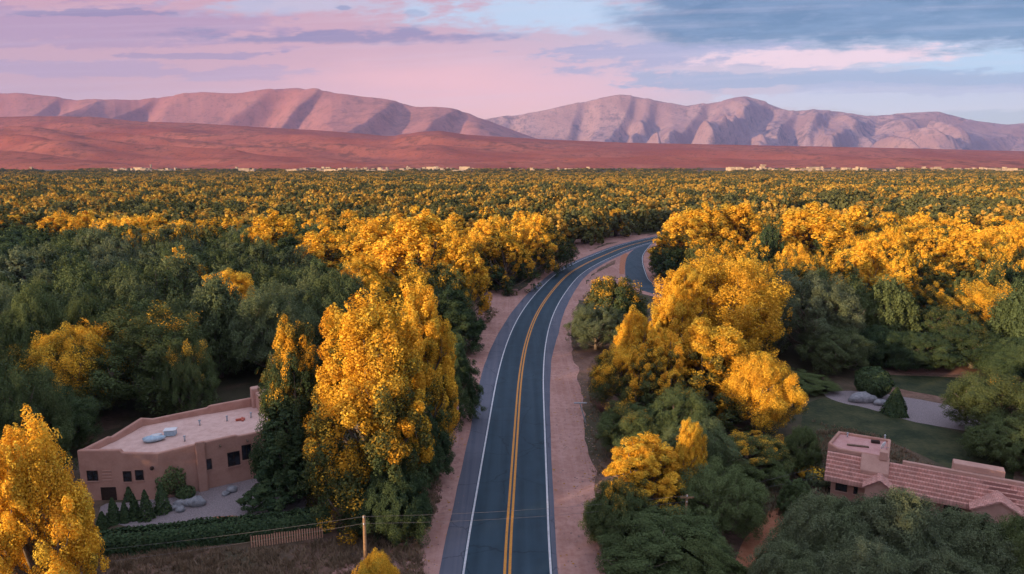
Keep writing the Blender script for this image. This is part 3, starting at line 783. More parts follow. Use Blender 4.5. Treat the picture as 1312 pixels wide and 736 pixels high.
# keep the rest of the wood off the roads, the yards and the houses
def inside(p, Q):
    x, y = p; c = False; n = len(Q)
    for i in range(n):
        x1, y1 = Q[i]; x2, y2 = Q[(i+1) % n]
        if (y1 > y) != (y2 > y) and x < (x2-x1) * (y-y1) / (y2-y1) + x1: c = not c
    return c
KEEP = [[G(*p) for p in q] for q in (
    [(700,480),(760,455),(900,455),(1060,500),(1060,760),(700,760)], [(300,480),(420,450),(640,450),(640,760),(300,760)],
    [(90,520),(360,470),(430,600),(430,760),(60,760),(100,640)],
    [(1000,520),(1040,500),(1120,482),(1312,482),(1400,505),(1400,700),(1000,700)],
    [(590,380),(660,362),(680,390),(600,470),(560,500),(560,440)],
    [(720,300),(835,297),(835,320),(740,345),(705,335)],
    [(715,480),(730,360),(800,325),(870,350),(905,385),(900,430),(860,490)],
    [(930,690),(1020,630),(1020,760),(900,800)],
    [(400,640),(600,640),(600,800),(380,800)])]
def blocked(x, y, r):
    d = np.hypot(ROAD[:, 0] - x, ROAD[:, 1] - y)
    if d.min() < r * .7 + 8.6: return True
    if np.hypot(SIDE[:, 0] - x, SIDE[:, 1] - y).min() < r * .7 + 5.2: return True
    return any(inside((x, y), q) for q in KEEP)
# ------------------------------------------------------------------ the wood around the hand-placed trees
def screen(x, y, z):
    yc = y * math.cos(PITCH) + (CAMH - z) * math.sin(PITCH)
    up = y * math.sin(PITCH) - (CAMH - z) * math.cos(PITCH)
    return CX + F * x / yc, CY - F * up / yc
rw = random.Random(5)
# unseen trees added below and behind the viewer to shade near ground and houses
for (x, y, h_) in ((-21, 15, 18), (-27, 9, 19.5), (-34, 5, 19), (-24, -1, 20), (-40, -3, 20), (-33, -9, 20), (-47, -9, 19), (-17, 6, 17), (-24, 19, 17.5), (-30.5, 19, 18), (-36, 15, 19), (-69, 37, 13.5), (-63, 33, 13.5), (-74, 43, 14), (-80, 34, 14)):
    tree(x, y, h_, 11, 'broad', .5, .3, CW, 'unseen cottonwood added behind and below the viewpoint for shade', 'tree', 'shade trees added behind the viewpoint', lod='low')
for q in range(95):
    s_, w_ = rw.uniform(22, 150), rw.uniform(-95, 120)
    x, y = -math.sin(SUN_AZ) * s_ + math.cos(SUN_AZ) * w_, -math.cos(SUN_AZ) * s_ - math.sin(SUN_AZ) * w_ + 18
    if y > 17 or np.hypot(ROAD[:, 0] - x, ROAD[:, 1] - y).min() < 13 or math.hypot(x, y) < 16: continue
    if any((x-a)**2 + (y-b)**2 < 36 for a, b, r in PLACED): continue
    tree(x, y, rw.uniform(10.5, 15), rw.uniform(9, 12), 'broad', .5, .3, CW, 'unseen cottonwood added behind and below the viewpoint for shade', 'tree', 'shade trees added behind the viewpoint', lod='low')
cand = []
y = 62.0
FILL_END = 262.0
while y < FILL_END + 8:
    stp = 7.4 if y < 130 else 8.4 if y < 190 else 9.6
    x = -(y * .80 + 12)
    while x < y * .80 + 12:
        cand.append((x + rw.uniform(-.36, .36) * stp, y + rw.uniform(-.36, .36) * stp)); x += stp
    y += stp * .92
count = {}
fill = 0
for (x, y) in cand:
    if y > FILL_END: continue
    nz = float(fbm(x / 40 + 5, y / 40, 3)); nz2 = float(perlin(x / 14 + 2, y / 14 + 9))
    W = (8.6 if y < 130 else 9.6 if y < 190 else 11.0) * rw.uniform(.85, 1.25)
    H = 12.8 + 3.6 * nz + 2.4 * nz2 + rw.uniform(-1.2, 1.8)
    if y > 190: H *= .95
    if blocked(x, y, W / 2): continue
    if any((x-a)**2 + (y-b)**2 < ((W/2 + r) * .56) ** 2 for a, b, r in PLACED): continue
    px, py = screen(x, y, H)
    left = px < 640
    # how far the woods have turned, by where they stand
    if py < 262: gold = .38 + .5 * nz
    elif left and px < 420: gold = (.50 if py < 285 else .10 if py < 305 else .0) + .55 * nz
    elif left: gold = .5 if py < 330 else .1
    elif px > 1000: gold = (.44 if py < 318 else .34 if py < 345 else .06) + .5 * nz
    else: gold = .42 + .3 * nz if py < 330 else .3
    gold += rw.uniform(-.12, .12)
    if left and px < 420 and 300 < py < 420: gold = min(gold, .12)
    gold = min(.92, gold) if gold > .16 else 0.0
    hue = min(1, max(0, (.55 if left and px < 430 else .3) + .9 * nz + rw.uniform(-.25, .25)))
    style = rw.choice(['broad', 'tall', 'broad', 'round']) if gold < .2 else rw.choice(['tall', 'broad', 'tall'])
    look = 'golden' if gold > .66 else 'half golden' if gold > .4 else 'green gold tipped' if gold > 0 else 'grey green' if hue > .66 else 'green' if hue > .33 else 'dark green'
    size = 'tall' if H > 15 else 'low' if H < 11.5 else 'middling'
    nm = CW if gold > 0 else GT
    lod = 'mid' if 100 < y < 165 else 'near' if y <= 100 else 'mid' if y < 185 else 'low'
    lx, ly, ls = min(LAND, key=lambda l: (l[0]-x)**2 + (l[1]-y)**2)
    if math.hypot(lx-x, ly-y) < 26:
        a = math.degrees(math.atan2(y - ly, x - lx))
        rel = 'right of' if -40 < a <= 40 else 'behind' if 40 < a <= 140 else 'in front of' if -140 < a <= -40 else 'left of'
        lb = f'{size} {look} tree {rel} the {ls}'
        grp = f'trees around the {ls}'
    else:
        side = ('left' if left else 'right')
        band = 'nearer' if y < 130 else 'middle' if y < 190 else 'farther'
        part = ('far left' if px < 200 else 'left' if px < 420 else 'centre left' if left else 'centre right' if px < 960 else 'right' if px < 1150 else 'far right')
        lb = f'{size} {look} tree in the {band} {part} part of the autumn woods'
        grp = f'trees of the {band} woods on the {side} of the road'
    tree(x, y, H, W, style, gold, hue, nm, lb[:110], 'tree', grp, lod=lod)
    PLACED[-1] = (x, y, W / 2 * .9)
    fill += 1; count[nm] = count.get(nm, 0) + 1
print('fill trees', fill, count)

# ------------------------------------------------------------------ the far wood: one mass of thousands of trees
far_col = bpy.data.collections.new('far_tree_kinds')       # holds the shapes that the mass repeats; not in the scene
for k in range(5):
    st = ['broad', 'tall', 'round', 'broad', 'tall'][k]
    me, L = crown_proto(400 + k, 13.0, 11.5, st, 8, 11, 16, 1.05)
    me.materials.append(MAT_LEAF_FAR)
    o = bpy.data.objects.new('crown', me); far_col.objects.link(o)
rs = np.random.RandomState(21); pts = []
y = FILL_END - 4
while y < 2300:
    stp = 9.4 + max(0, y - 500) * .0034
    n = int(2 * (y * .80 + 30) / stp); xs_ = (np.arange(n) - n / 2) * stp + rs.uniform(-.42, .42, n) * stp
    pts.append(np.stack([xs_, y + rs.uniform(-.42, .42, n) * stp], 1)); y += stp * .92
pts = np.concatenate(pts)
dn = fbm(pts[:, 0] / 120, pts[:, 1] / 70, 4)
keep = dn > -.42
dr_ = np.full(len(pts), 1e9)
nearm = (pts[:, 1] < 380)
for R_ in (ROAD, SIDE):
    for q in R_[::2]:
        dr_[nearm] = np.minimum(dr_[nearm], np.hypot(pts[nearm, 0] - q[0], pts[nearm, 1] - q[1]))
keep &= dr_ > 13.5
keep &= ~((pts[:, 1] > 1480) & (dn < .02)) & ~((pts[:, 1] > 1720) & (dn < .2))
pts = pts[keep]
hz = (.84 - .34 * np.clip((pts[:, 1] - 500) / 900, 0, 1)) * (1 + .30 * fbm(pts[:, 0] / 60 + 8, pts[:, 1] / 60, 3) + rs.uniform(-.12, .16, len(pts)))
me = bpy.data.meshes.new('far_woods')
me.vertices.add(len(pts)); me.vertices.foreach_set('co', np.column_stack([pts, np.zeros(len(pts))]).astype(np.float32).ravel())
a_ = me.attributes.new('tall', 'FLOAT', 'POINT'); a_.data.foreach_set('value', hz.astype(np.float32))
fw = link('far_woods', me); tag(fw, kind='stuff')
ng = bpy.data.node_groups.new('far_woods', 'GeometryNodeTree')
ng.interface.new_socket('Geometry', in_out='INPUT', socket_type='NodeSocketGeometry')
ng.interface.new_socket('Geometry', in_out='OUTPUT', socket_type='NodeSocketGeometry')
gi = ng.nodes.new('NodeGroupInput'); go = ng.nodes.new('NodeGroupOutput')
ci = ng.nodes.new('GeometryNodeCollectionInfo'); ci.inputs[0].default_value = far_col; ci.inputs[1].default_value = True; ci.inputs[2].default_value = True
ip = ng.nodes.new('GeometryNodeInstanceOnPoints'); ip.inputs['Pick Instance'].default_value = True
rv = ng.nodes.new('FunctionNodeRandomValue'); rv.data_type = 'FLOAT'; rv.inputs[2].default_value = 0; rv.inputs[3].default_value = 6.28
cx = ng.nodes.new('ShaderNodeCombineXYZ'); ng.links.new(rv.outputs[1], cx.inputs[2])
na = ng.nodes.new('GeometryNodeInputNamedAttribute'); na.data_type = 'FLOAT'; na.inputs[0].default_value = 'tall'
sc_ = ng.nodes.new('ShaderNodeCombineXYZ'); sc_.inputs[0].default_value = 1; sc_.inputs[1].default_value = 1
ng.links.new(na.outputs[0], sc_.inputs[2])
ng.links.new(gi.outputs[0], ip.inputs['Points']); ng.links.new(ci.outputs[0], ip.inputs['Instance'])
ng.links.new(cx.outputs[0], ip.inputs['Rotation']); ng.links.new(sc_.outputs[0], ip.inputs['Scale']); ng.links.new(ip.outputs[0], go.inputs[0])
md = fw.modifiers.new('trees', 'NODES'); md.node_group = ng
print('far trees', len(pts))
# ------------------------------------------------------------------ houses
MAT_ADOBE = simple('pink_adobe_plaster', (.42, .22, .17), (.50, .28, .22), .9, bmp=.35, dist=.02)
MAT_ADOBE2 = simple('tan_adobe_plaster', (.44, .25, .20), (.52, .31, .25), 1.1, bmp=.3, dist=.02)
MAT_DECK = simple('roof_gravel', (.56, .35, .30), (.68, .46, .40), 1.4, bmp=.5, dist=.02)
MAT_TILE = simple('clay_tile', (.36, .145, .12), (.50, .24, .20), 1.6, bmp=.3, dist=.02)
def tile_mat():
    m, t, o = material('clay_roof_tile'); p = pos(t)
    s = t.nodes.new('ShaderNodeMapping'); t.links.new(p, s.inputs[0]); s.inputs['Rotation'].default_value = (0, 0, rad(28.4)); s.inputs['Scale'].default_value = (1, 1, 0)
    br = t.nodes.new('ShaderNodeTexBrick'); t.links.new(s.outputs[0], br.inputs['Vector']); br.inputs['Scale'].default_value = 1.0
    br.inputs['Brick Width'].default_value = .26; br.inputs['Row Height'].default_value = .31; br.inputs['Mortar Size'].default_value = .014; br.inputs['Bias'].default_value = .1
    br.inputs['Color1'].default_value = (.54, .26, .21, 1); br.inputs['Color2'].default_value = (.66, .35, .29, 1); br.inputs['Mortar'].default_value = (.30, .14, .12, 1)
    n = noise(t, p, 1.1, 5, .65); n2 = noise(t, p, 8.0, 4, .6)
    c = mix(t, n.step(.42, .62) * .45, br.outputs['Color'], (.34, .20, .17)); c = mix(t, n2.step(.55, .75) * .3, c, (.18, .10, .085))
    b = principled(t, o, c, .85, .2); bump(t, b, n2, .3, .02)
    return m
MAT_WOOD = simple('weathered_wood', (.10, .065, .045), (.19, .125, .085), 4.0, bmp=.5, dist=.01)
MAT_POLE = simple('pole_wood', (.22, .13, .07), (.36, .22, .12), 5.0, bmp=.5, dist=.01)
MAT_DARKTRIM = simple('dark_window_trim', (.03, .018, .015), (.05, .03, .025), 5.0, bmp=0)
MAT_METAL = simple('galvanised_metal', (.35, .38, .42), (.5, .53, .57), 4.0, rough=.4, spec=.5, bmp=.1, metal=.3)
MAT_TARP = simple('pale_blue_cover', (.30, .42, .52), (.48, .60, .68), 5.0, rough=.45, spec=.5, bmp=.6, dist=.05)
MAT_WHITE_P = simple('white_enamel', (.62, .62, .64), (.75, .75, .76), 3.0, rough=.4, spec=.5, bmp=.05)
MAT_RED_P = simple('faded_red', (.45, .10, .07), (.55, .16, .11), 4.0, bmp=.2)
MAT_ROCK = simple('grey_boulder', (.20, .20, .22), (.36, .35, .37), 2.5, bmp=.7, dist=.06)
def glass_mat():
    m, t, o = material('window_glass'); p = pos(t); n = noise(t, p, 1.2, 2, .5)
    principled(t, o, mix(t, n.step(.4, .6), (.012, .014, .018), (.03, .035, .045)), .08, .6)
    return m
MAT_GLASS = glass_mat()

def v2(a): return np.array(a, float)
def wall_ring(name, P, hts, thick, deckz, mat, parent):
    """A closed wall round the footprint P (counter-clockwise seen from above) with a top height per corner."""
    P = [v2(p) for p in P]; n = len(P); I = []
    for i in range(n):
        a, b, c = P[i-1], P[i], P[(i+1) % n]
        d1 = (b-a)/np.linalg.norm(b-a); d2 = (c-b)/np.linalg.norm(c-b)
        n1, n2 = v2((-d1[1], d1[0])), v2((-d2[1], d2[0])); m = n1 + n2; m /= np.linalg.norm(m)
        I.append(b + m * thick / max(.5, float(m @ n1)))
    mb = MB(); V = []
    for i in range(n): V += [(*P[i], -.3), (*P[i], hts[i]), (*I[i], hts[i]), (*I[i], deckz - .2)]
    Fc = []
    for i in range(n):
        a, b = i*4, ((i+1) % n)*4
        Fc += [(a, b, b+1, a+1), (a+1, b+1, b+2, a+2), (a+2, b+2, b+3, a+3)]
    mb.add(V, Fc); o = mb.build(name, mat, parent, bevel=.12)
    return o, I
def on_wall(px, py, a, b):
    """Where the line of sight of a photo point meets the vertical wall a-b: (distance along, height)."""
    a, b = v2(a), v2(b); d = (b-a)/np.linalg.norm(b-a); n = v2((-d[1], d[0])); r = ray(px, py)
    t = float(n @ a) / float(n @ v2(r[:2])); p = v2(r[:2]) * t
    return float((p-a) @ d), CAMH + r[2] * t
def opening(parent, a, b, u0, u1, z0, z1, name='window', muntins=0, label=None, sill=True, outward=None):
    """A window or door in wall a-b: a frame proud of the plaster, the dark pane set inside it."""
    a, b = v2(a), v2(b); d = (b-a)/np.linalg.norm(b-a); n = v2((d[1], -d[0]))
    if n @ (-a) < 0: n = -n                       # faces the viewer's side
    mb = MB(); f = .07
    for x0, x1, y0, y1 in ((u0-f, u1+f, z1, z1+f), (u0-f, u1+f, z0-f, z0), (u0-f, u0, z0, z1), (u1, u1+f, z0, z1)):
        mb.obox(a, d, n, x0, x1, -.05, .06, y0, y1)
    for k in range(muntins):
        x = u0 + (u1-u0)*(k+1)/(muntins+1); mb.obox(a, d, n, x-.02, x+.02, -.03, .045, z0 + .002, z1 - .002)
    o = mb.build(name, MAT_DARKTRIM, parent)
    if label: o['label'] = label
    g_ = MB().obox(a, d, n, u0 + .002, u1 - .002, -.04, .012, z0 + .002, z1 - .002).build('pane' if name == 'window' else 'leaf', MAT_GLASS if name == 'window' else MAT_DARKTRIM, o)
    if sill and name == 'window':
        MB().obox(a, d, n, u0-.14, u1+.14, -.02, .12, z0-.17, z0-.073).build('sill', MAT_ADOBE2, o)
    return o

# the flat-roofed adobe house on the left
FT = [(-42.3, 62.3), (-38.2, 62.406), (-38.0, 62.412), (-34.6, 62.5), (-32.1, 64.0), (-31.2, 64.6), (-28.4, 66.3), (-28.2, 66.4), (-22.5, 69.8), (-25.5, 79.2),
      (-29.6, 77.8), (-29.9, 77.6), (-34.8, 74.6), (-35.0, 74.5), (-39.6, 71.3), (-40.6, 70.7), (-41.4, 66.4), (-41.6, 66.2), (-42.4, 63.4)]
HT = [5.25, 5.25, 4.95, 4.85, 5.0, 5.05, 5.15, 5.0, 5.1, 5.2, 5.2, 5.45, 5.35, 5.15, 5.05, 5.35, 5.0, 5.1, 5.0]
adobe = empty('adobe_house', (-34, 67, 0), 0, 'long flat roofed pink adobe house behind the hedge and gravel yard', 'house')
def child_fix(o, root):                      # keep the mesh where it was built while it hangs under its thing
    o.parent = root; o.matrix_parent_inverse = root.matrix_world.inverted(); return o
bpy.context.view_layer.update()
def under(root, o):
    o.matrix_parent_inverse = root.matrix_world.inverted(); return o
wall, I = wall_ring('wall', FT, HT, .42, 4.4, MAT_ADOBE, adobe); under(adobe, wall)
mb = MB(); mb.add([(*p, 4.42 + .05 * math.sin(i)) for i, p in enumerate(I)], [tuple(range(len(I)))])
under(adobe, mb.build('roof', MAT_DECK, adobe))
mb = MB(); mb.obox((-29.5, 77.2), (.83, .55), (.55, -.83), -1.0, 5.2, -.2, 3.0, 4.3, 6.3); mb.obox((-29.5, 77.2), (.83, .55), (.55, -.83), -1.35, -.35, -.55, .5, 4.2, 6.75)
under(adobe, mb.build('raised_parapet', MAT_ADOBE2, adobe, bevel=.15))
mb = MB(); mb.obox((-31.7, 64.2), (.857, .515), (.515, -.857), 0, .9, -.05, .28, -.2, 5.3); under(adobe, mb.build('buttress', MAT_ADOBE, adobe, bevel=.12))
E1, E2, E3 = (FT[0], FT[3]), (FT[3], FT[5]), (FT[5], FT[8])
z2 = lambda x, y: (x / 2.767, 470 + y / 2.767)
def win_px(zx0, zy0, zx1, zy1, E, **k):
    u0, zt = on_wall(*z2(zx0, zy0), *E); u1, _ = on_wall(*z2(zx1, zy0), *E); _, zb = on_wall(*z2(zx0, zy1), *E)
    return under(adobe, opening(adobe, *E, u0, u1, zb, zt, **k))
for q in ((310, 371, 343, 402, E1), (438, 373, 462, 405, E1), (481, 369, 505, 400, E1), (727, 332, 747, 365, E3), (808, 308, 847, 353, E3), (858, 282, 887, 330, E3)):
    win_px(*q, muntins=1 if q[2]-q[0] > 25 else 0)
win_px(360, 430, 408, 470, E1, name='door')
mb = MB()                                     # a slatted vent between the windows
for k in range(4):
    u0, zt = on_wall(*z2(362, 368 + k * 11), *E1); u1, _ = on_wall(*z2(394, 368), *E1)
    d = (v2(E1[1]) - v2(E1[0])); d /= np.linalg.norm(d); mb.obox(E1[0], d, (d[1], -d[0]), u0, u1, -.02, .06, zt - .09, zt)
under(adobe, mb.build('wall_vent', MAT_ADOBE2, adobe))
d = (v2(E2[1]) - v2(E2[0])); d /= np.linalg.norm(d); uu, zz = on_wall(*z2(538, 359), *E2)
p = v2(E2[0]) + d * uu; mb = MB(); mb.blob((p[0] + d[1] * .12, p[1] - d[0] * .12, zz), (.2, .2, .2), 2, 0.02)
under(adobe, mb.build('wall_lamp', MAT_DARKTRIM, adobe, smooth=True))
for q in range(3):                            # canales, the little roof spouts
    d = (v2(E3[1]) - v2(E3[0])); d /= np.linalg.norm(d); p = v2(E3[0]) + d * (1.6 + q * 2.6)
    mb = MB(); mb.obox(p, d, (d[1], -d[0]), 0, .16, -.1, .45, 4.35, 4.47); under(adobe, mb.build('roof_spout', MAT_WOOD, adobe))

# things on its roof
def thing_mesh(mb, name, mat, label, cat, group=None, smooth=False, bevel=0):
    return tag(mb.build(name, mat, None, smooth, bevel), label, cat, group)
x, y = G(*z2(545, 262), 4.5)
rc = empty('roof_cooler', (x, y, 4.42), .5, 'large pale blue wrapped cooler on the adobe roof, nearest the front parapet', 'cooler')
MB().blob((0, 0, .3), (1.15, .55, .34), 5, .14).build('cover', MAT_TARP, rc, smooth=True); MB().blob((.25, .1, .55), (.5, .32, .2), 8, .2).build('hood', MAT_WHITE_P, rc, smooth=True)
x, y = G(*z2(605, 240), 4.5)
rc = empty('roof_cooler', (x, y, 4.42), .2, 'smaller pale blue box cooler behind the large one on the adobe roof', 'cooler')
MB().box(-.55, .55, -.4, .4, 0, .6).build('case', MAT_TARP, rc, bevel=.08); MB().box(-.62, .62, -.47, .47, .6, .68).build('lid', MAT_WHITE_P, rc, bevel=.03)
for (zx, zy, lb) in ((655, 262, 'thin grey vent pipe on the adobe roof beside the coolers'), (890, 178, 'dark vent pipe on the adobe roof near its raised parapet'), (708, 205, 'small vent pipe in the middle of the adobe roof'), (805, 190, 'vent pipe between the rusty duct and the roof middle')):
    x, y = G(*z2(zx, zy), 4.5); rp = empty('vent_pipe', (x, y, 4.4), 0, lb, 'vent pipe')
    MB().tube([(0, 0, 0), (0, 0, .55)], .09, 8).build('pipe', MAT_METAL, rp, smooth=True); MB().tube([(0, 0, .56), (0, 0, .66)], [.17, .05], 8).build('cap', MAT_METAL, rp, smooth=True)
x, y = G(*z2(852, 188), 4.5)
mb = MB(); mb.obox((x, y), (.9, .4), (-.4, .9), -.5, .5, -.12, .12, 4.44, 4.66); mb.obox((x, y), (.9, .4), (-.4, .9), .12, .34, -.5, .6, 4.45, 4.6)
thing_mesh(mb, 'roof_duct', MAT_RED_P, 'small faded red duct lying on the adobe roof', 'duct', bevel=.04)

# ---- yard of the adobe house
hedge_leaf = leaf_mat('hedge_leaves', gold=((.1, .1, .02),) * 3)
def bush(name, x, y, r, h, label, cat, n=700, size=.17, shape='dome', group=None, hue=.1, gold=0.0, seed=None, dens=1.0):
    rs_ = np.random.RandomState(seed if seed is not None else int(abs(x * 31 + y * 17)) & 0xffff); n = int(n * dens)
    u = rs_.normal(size=(n, 3)); u /= np.linalg.norm(u, axis=1)[:, None]; k = rs_.rand(n) ** .4
    if shape == 'cone':
        z = rs_.rand(n) ** 1.3; a = rs_.rand(n) * 6.283; R = r * (1 - z) ** .75 * (.7 + .4 * rs_.rand(n)) * (1 + .12 * np.sin(a * 5 + z * 9))
        c = np.stack([np.cos(a) * R, np.sin(a) * R, z * h + .05], 1); nr = np.stack([np.cos(a), np.sin(a), np.full(n, .45)], 1)
    else:
        wob_ = 1 + .16 * perlin(u[:, 0] * 2.3 + x, u[:, 1] * 2.3 + u[:, 2] * 1.7 + y)
        c = u * np.array([r, r, h * .5]) * (.72 + .3 * k)[:, None] * wob_[:, None] + np.array([0, 0, h * .5]); nr = u
    nr = nr + rs_.normal(size=(n, 3)) * .45; nr /= np.linalg.norm(nr, axis=1)[:, None]
    me = leaf_mesh('foliage', c, nr, size * (.6 + .8 * rs_.rand(n)), np.stack([c[:, 2] / h * .6 + .4 * rs_.rand(n), rs_.rand(n), rs_.rand(n)], 1))
    e = empty(name, (x, y, 0), 0, label, cat, group)
    f = link('foliage', me, MAT_LEAF, e); f.color = (gold, hue, 0, 1)
    MB().tube([(0, 0, -.1), (0, 0, h * .55)], [.10, .03], 6).build('stem', MAT_BARK_DARK, e)
    return e
cone_l = ['leftmost and lowest of the dark cone shrubs in front of the adobe house', 'second dark cone shrub from the left before the adobe house', 'short dark cone shrub third from the left before the adobe house',
          'dark cone shrub left of the middle pair before the adobe house', 'tall dark cone shrub in the middle of the row before the adobe house', 'tallest dark cone shrub at the right end of the row', 'dark cone shrub close against the adobe wall between two windows']
for (zx, zy, h, r), lb in zip(((365, 570, 1.8, .7), (405, 552, 2.9, .75), (445, 548, 2.3, .6), (480, 540, 3.0, .65), (521, 540, 3.5, .8), (577, 515, 3.6, .95), (462, 470, 2.0, .6)), cone_l):
    x, y = G(*z2(zx, zy)); bush('cone_shrub', x, y, r * .85, h * .82, lb, 'shrub', 1500, .15, 'cone', 'cone shrubs before the adobe house', .05)
x, y = G(*z2(615, 448)); bush('leafy_shrub', x, y, 1.6, 3.4, 'rounded light green shrub against the adobe wall by its buttress', 'shrub', 2600, .2, hue=.6)
x, y = G(*z2(660, 470)); bush('leafy_shrub', x, y, .9, 1.3, 'low dark shrub just behind the boulder pile', 'shrub', 900, .16, hue=.2)
x, y = G(*z2(560, 440)); bush('leafy_shrub', x, y, .7, 1.2, 'small green shrub left of the rounded one at the adobe wall', 'shrub', 700, .16, hue=.4)
x, y = G(*z2(745, 418)); bush('leafy_shrub', x, y, .6, .8, 'small reddish shrub under the small right window of the adobe house', 'shrub', 500, .14, hue=.9)
bl = ['front left boulder of the pile in the gravel yard', 'left round boulder of the pile in the gravel yard', 'middle boulder of the pile in the gravel yard', 'large pale right boulder of the pile in the gravel yard', 'small top boulder of the pile in the gravel yard', 'flat boulder in front of the pile in the gravel yard', 'loose dark rock at the right side of the gravel yard', 'pair-mate rock right of the loose dark rock in the gravel yard']
for i, ((zx, zy, r), lb) in enumerate(zip(((620, 505, .45), (640, 492, .6), (668, 490, .62), (698, 490, .85), (680, 470, .45), (640, 512, .5), (822, 442, .6), (800, 455, .4)), bl)):
    x, y = G(*z2(zx, zy)); thing_mesh(MB().blob((x, y, r * .35), (r, r * .8, r * .62), i, .16), 'boulder', MAT_ROCK, lb, 'boulder', 'boulders in the gravel yard', smooth=True)
x, y = G(*z2(805, 540)); thing_mesh(MB().blob((x, y, .02), (1.3, .5, .16), 4, .3), 'rubble_heap', MAT_RUST, 'low rust coloured heap on the gravel yard', 'heap', smooth=True)
# clipped hedge along the front of the yard
hp = spline([G(108, 710), G(150, 704), G(200, 698), G(260, 691), G(330, 684), G(380, 679), G(420, 675)], .35); hn = normals(hp)
rs_ = np.random.RandomState(4); n = 26000
i_ = rs_.randint(0, len(hp), n); a = rs_.uniform(-.25, math.pi + .25, n); rr_ = .85 + .18 * rs_.rand(n)
hh = 1.55 + .25 * fbm(hp[i_, 0] * .6, hp[i_, 1] * .6, 3)
offs = np.sign(np.cos(a)) * np.abs(np.cos(a)) ** .45 * 1.15 * rr_; zz_ = np.where(a < 0, 0, np.where(a > math.pi, 0, np.sign(np.sin(a)) * np.abs(np.sin(a)) ** .5)) * hh * rr_
low = rs_.rand(n) < .4; zz_[low] *= rs_.rand(low.sum())
c = np.column_stack([hp[i_] + hn[i_] * offs[:, None] + rs_.uniform(-.2, .2, (n, 2)), np.maximum(zz_, .05)])
nr = np.column_stack([hn[i_] * np.cos(a)[:, None], np.abs(np.sin(a))]) + rs_.normal(size=(n, 3)) * .45; nr /= np.linalg.norm(nr, axis=1)[:, None]
me = leaf_mesh('hedge', c, nr, .18 * (.6 + .8 * rs_.rand(n)), np.stack([zz_ / 2 * .4, rs_.rand(n), rs_.rand(n) * .6], 1))
hedge = empty('hedge', (hp[0][0], hp[0][1], 0), 0, 'long dark clipped hedge in front of the adobe house yard', 'hedge'); bpy.context.view_layer.update()
o = link('foliage', me, MAT_LEAF, hedge); o.color = (0, .0, 0, 1); under(hedge, o)
mb = MB(); n = len(hp)
V = [(*(hp[k] + hn[k] * s), z) for (s, z) in ((-.95, 0), (-.9, 1.2), (.9, 1.2), (.95, 0)) for k in range(n)]
MAT_HEDGECORE = simple('hedge_twigs', (.012, .02, .012), (.02, .03, .016), 3, bmp=.4)
mb.add(V, [(q*n+k, q*n+k+1, (q+1)*n+k+1, (q+1)*n+k) for q in range(3) for k in range(n-1)]); under(hedge, mb.build('branches', MAT_HEDGECORE, hedge))
# picket fence right of the hedge
MAT_PICKET = simple('orange_fence_wood', (.52, .27, .17), (.68, .38, .26), 4.0, bmp=.3)
f0, f1 = v2(G(322, 703)), v2(G(413, 690)); L_ = np.linalg.norm(f1-f0); d = (f1-f0)/L_; nn = v2((d[1], -d[0]))
fence = empty('picket_fence', (*f0, 0), math.atan2(d[1], d[0]), 'low orange brown picket fence at the right end of the hedge', 'fence')
mb = MB(); k = 0
while k * .21 < L_: mb.box(k*.21, k*.21+.11, -.015, .015, .06, 1.12 + .03 * math.sin(k * 7)); k += 1
mb.build('pickets', MAT_PICKET, fence)
MB().box(0, L_, .018, .06, .30, .38).build('rail', MAT_WOOD, fence); MB().box(0, L_, .018, .06, .85, .93).build('rail', MAT_WOOD, fence)
for k in range(4): MB().box(L_*k/3-.06, L_*k/3+.06, .062, .17, -.3, 1.2).build('post', MAT_WOOD, fence)

# ---- poles and wires
def pole(px, top, Y, label, arm=.0, low=None):
    x, z = AT(px, top, Y); e = empty('utility_pole', (x, Y, 0), 0, label, 'utility pole')
    MB().tube([(0, 0, -.5), (0, 0, z * .5), (.02, 0, z)], [.17, .145, .11], 10).build('shaft', MAT_POLE, e, smooth=True)
    for s in (-.28, .0):
        MB().tube([(0, -.13, z + s * 2 - .12), (0, -.13, z + s * 2 + .02)], [.05, .035], 8).build('insulator', MAT_WHITE_P, e, smooth=True)
    if arm: MB().box(-arm, arm, -.16, -.06, z - .28, z - .16).build('crossarm', MAT_POLE, e)
    return x, Y, z
pA = pole(466, 661, 47.5, 'lone wooden utility pole left of the road behind the small golden tree')
pB = pole(880, 634, 55.5, 'short wooden utility pole with crossarm among the trees right of the road', arm=.6)
def wire(a, b, sag, label, r=.008):
    P = [tuple(np.array(a) * (1-t) + np.array(b) * t - np.array([0, 0, sag * 4 * t * (1-t)])) for t in np.linspace(0, 1, 25)]
    o = thing_mesh(MB().tube(P, r, 5), 'power_wire', MAT_WIRE, label, 'wire')
MAT_WIRE = simple('weathered_wire', (.16, .14, .14), (.24, .21, .20), 3, rough=.6, bmp=0)
wire((pA[0], pA[1]-.13, pA[2]), (pB[0], pB[1]-.13, pB[2]), .35, 'upper wire spanning the road between the two utility poles')
wire((pA[0], pA[1]-.13, pA[2]-.56), (pB[0], pB[1]-.13, pB[2]-.56), .45, 'lower wire spanning the road between the two utility poles')
xl, zl = AT(-60, 742, 43.0)
wire((xl, 43.0, zl+1.2), (pA[0], pA[1]-.13, pA[2]), .3, 'upper wire from the lone pole toward the left edge')
wire((xl, 43.0, zl), (pA[0], pA[1]-.13, pA[2]-.56), .3, 'lower wire from the lone pole toward the left edge')
xr, zr = AT(1040, 604, 62)
wire((pB[0]-.5, pB[1]-.13, pB[2]-.1), (xr, 62, zr+.3), .25, 'wire from the crossarm pole toward the tiled house'); wire((pB[0]+.5, pB[1]-.13, pB[2]-.1), (xr+.6, 62, zr-.6), .25, 'lower wire from the crossarm pole toward the tiled house')
x, y = G(751, 541); x2, z2_ = AT(743, 517, y)
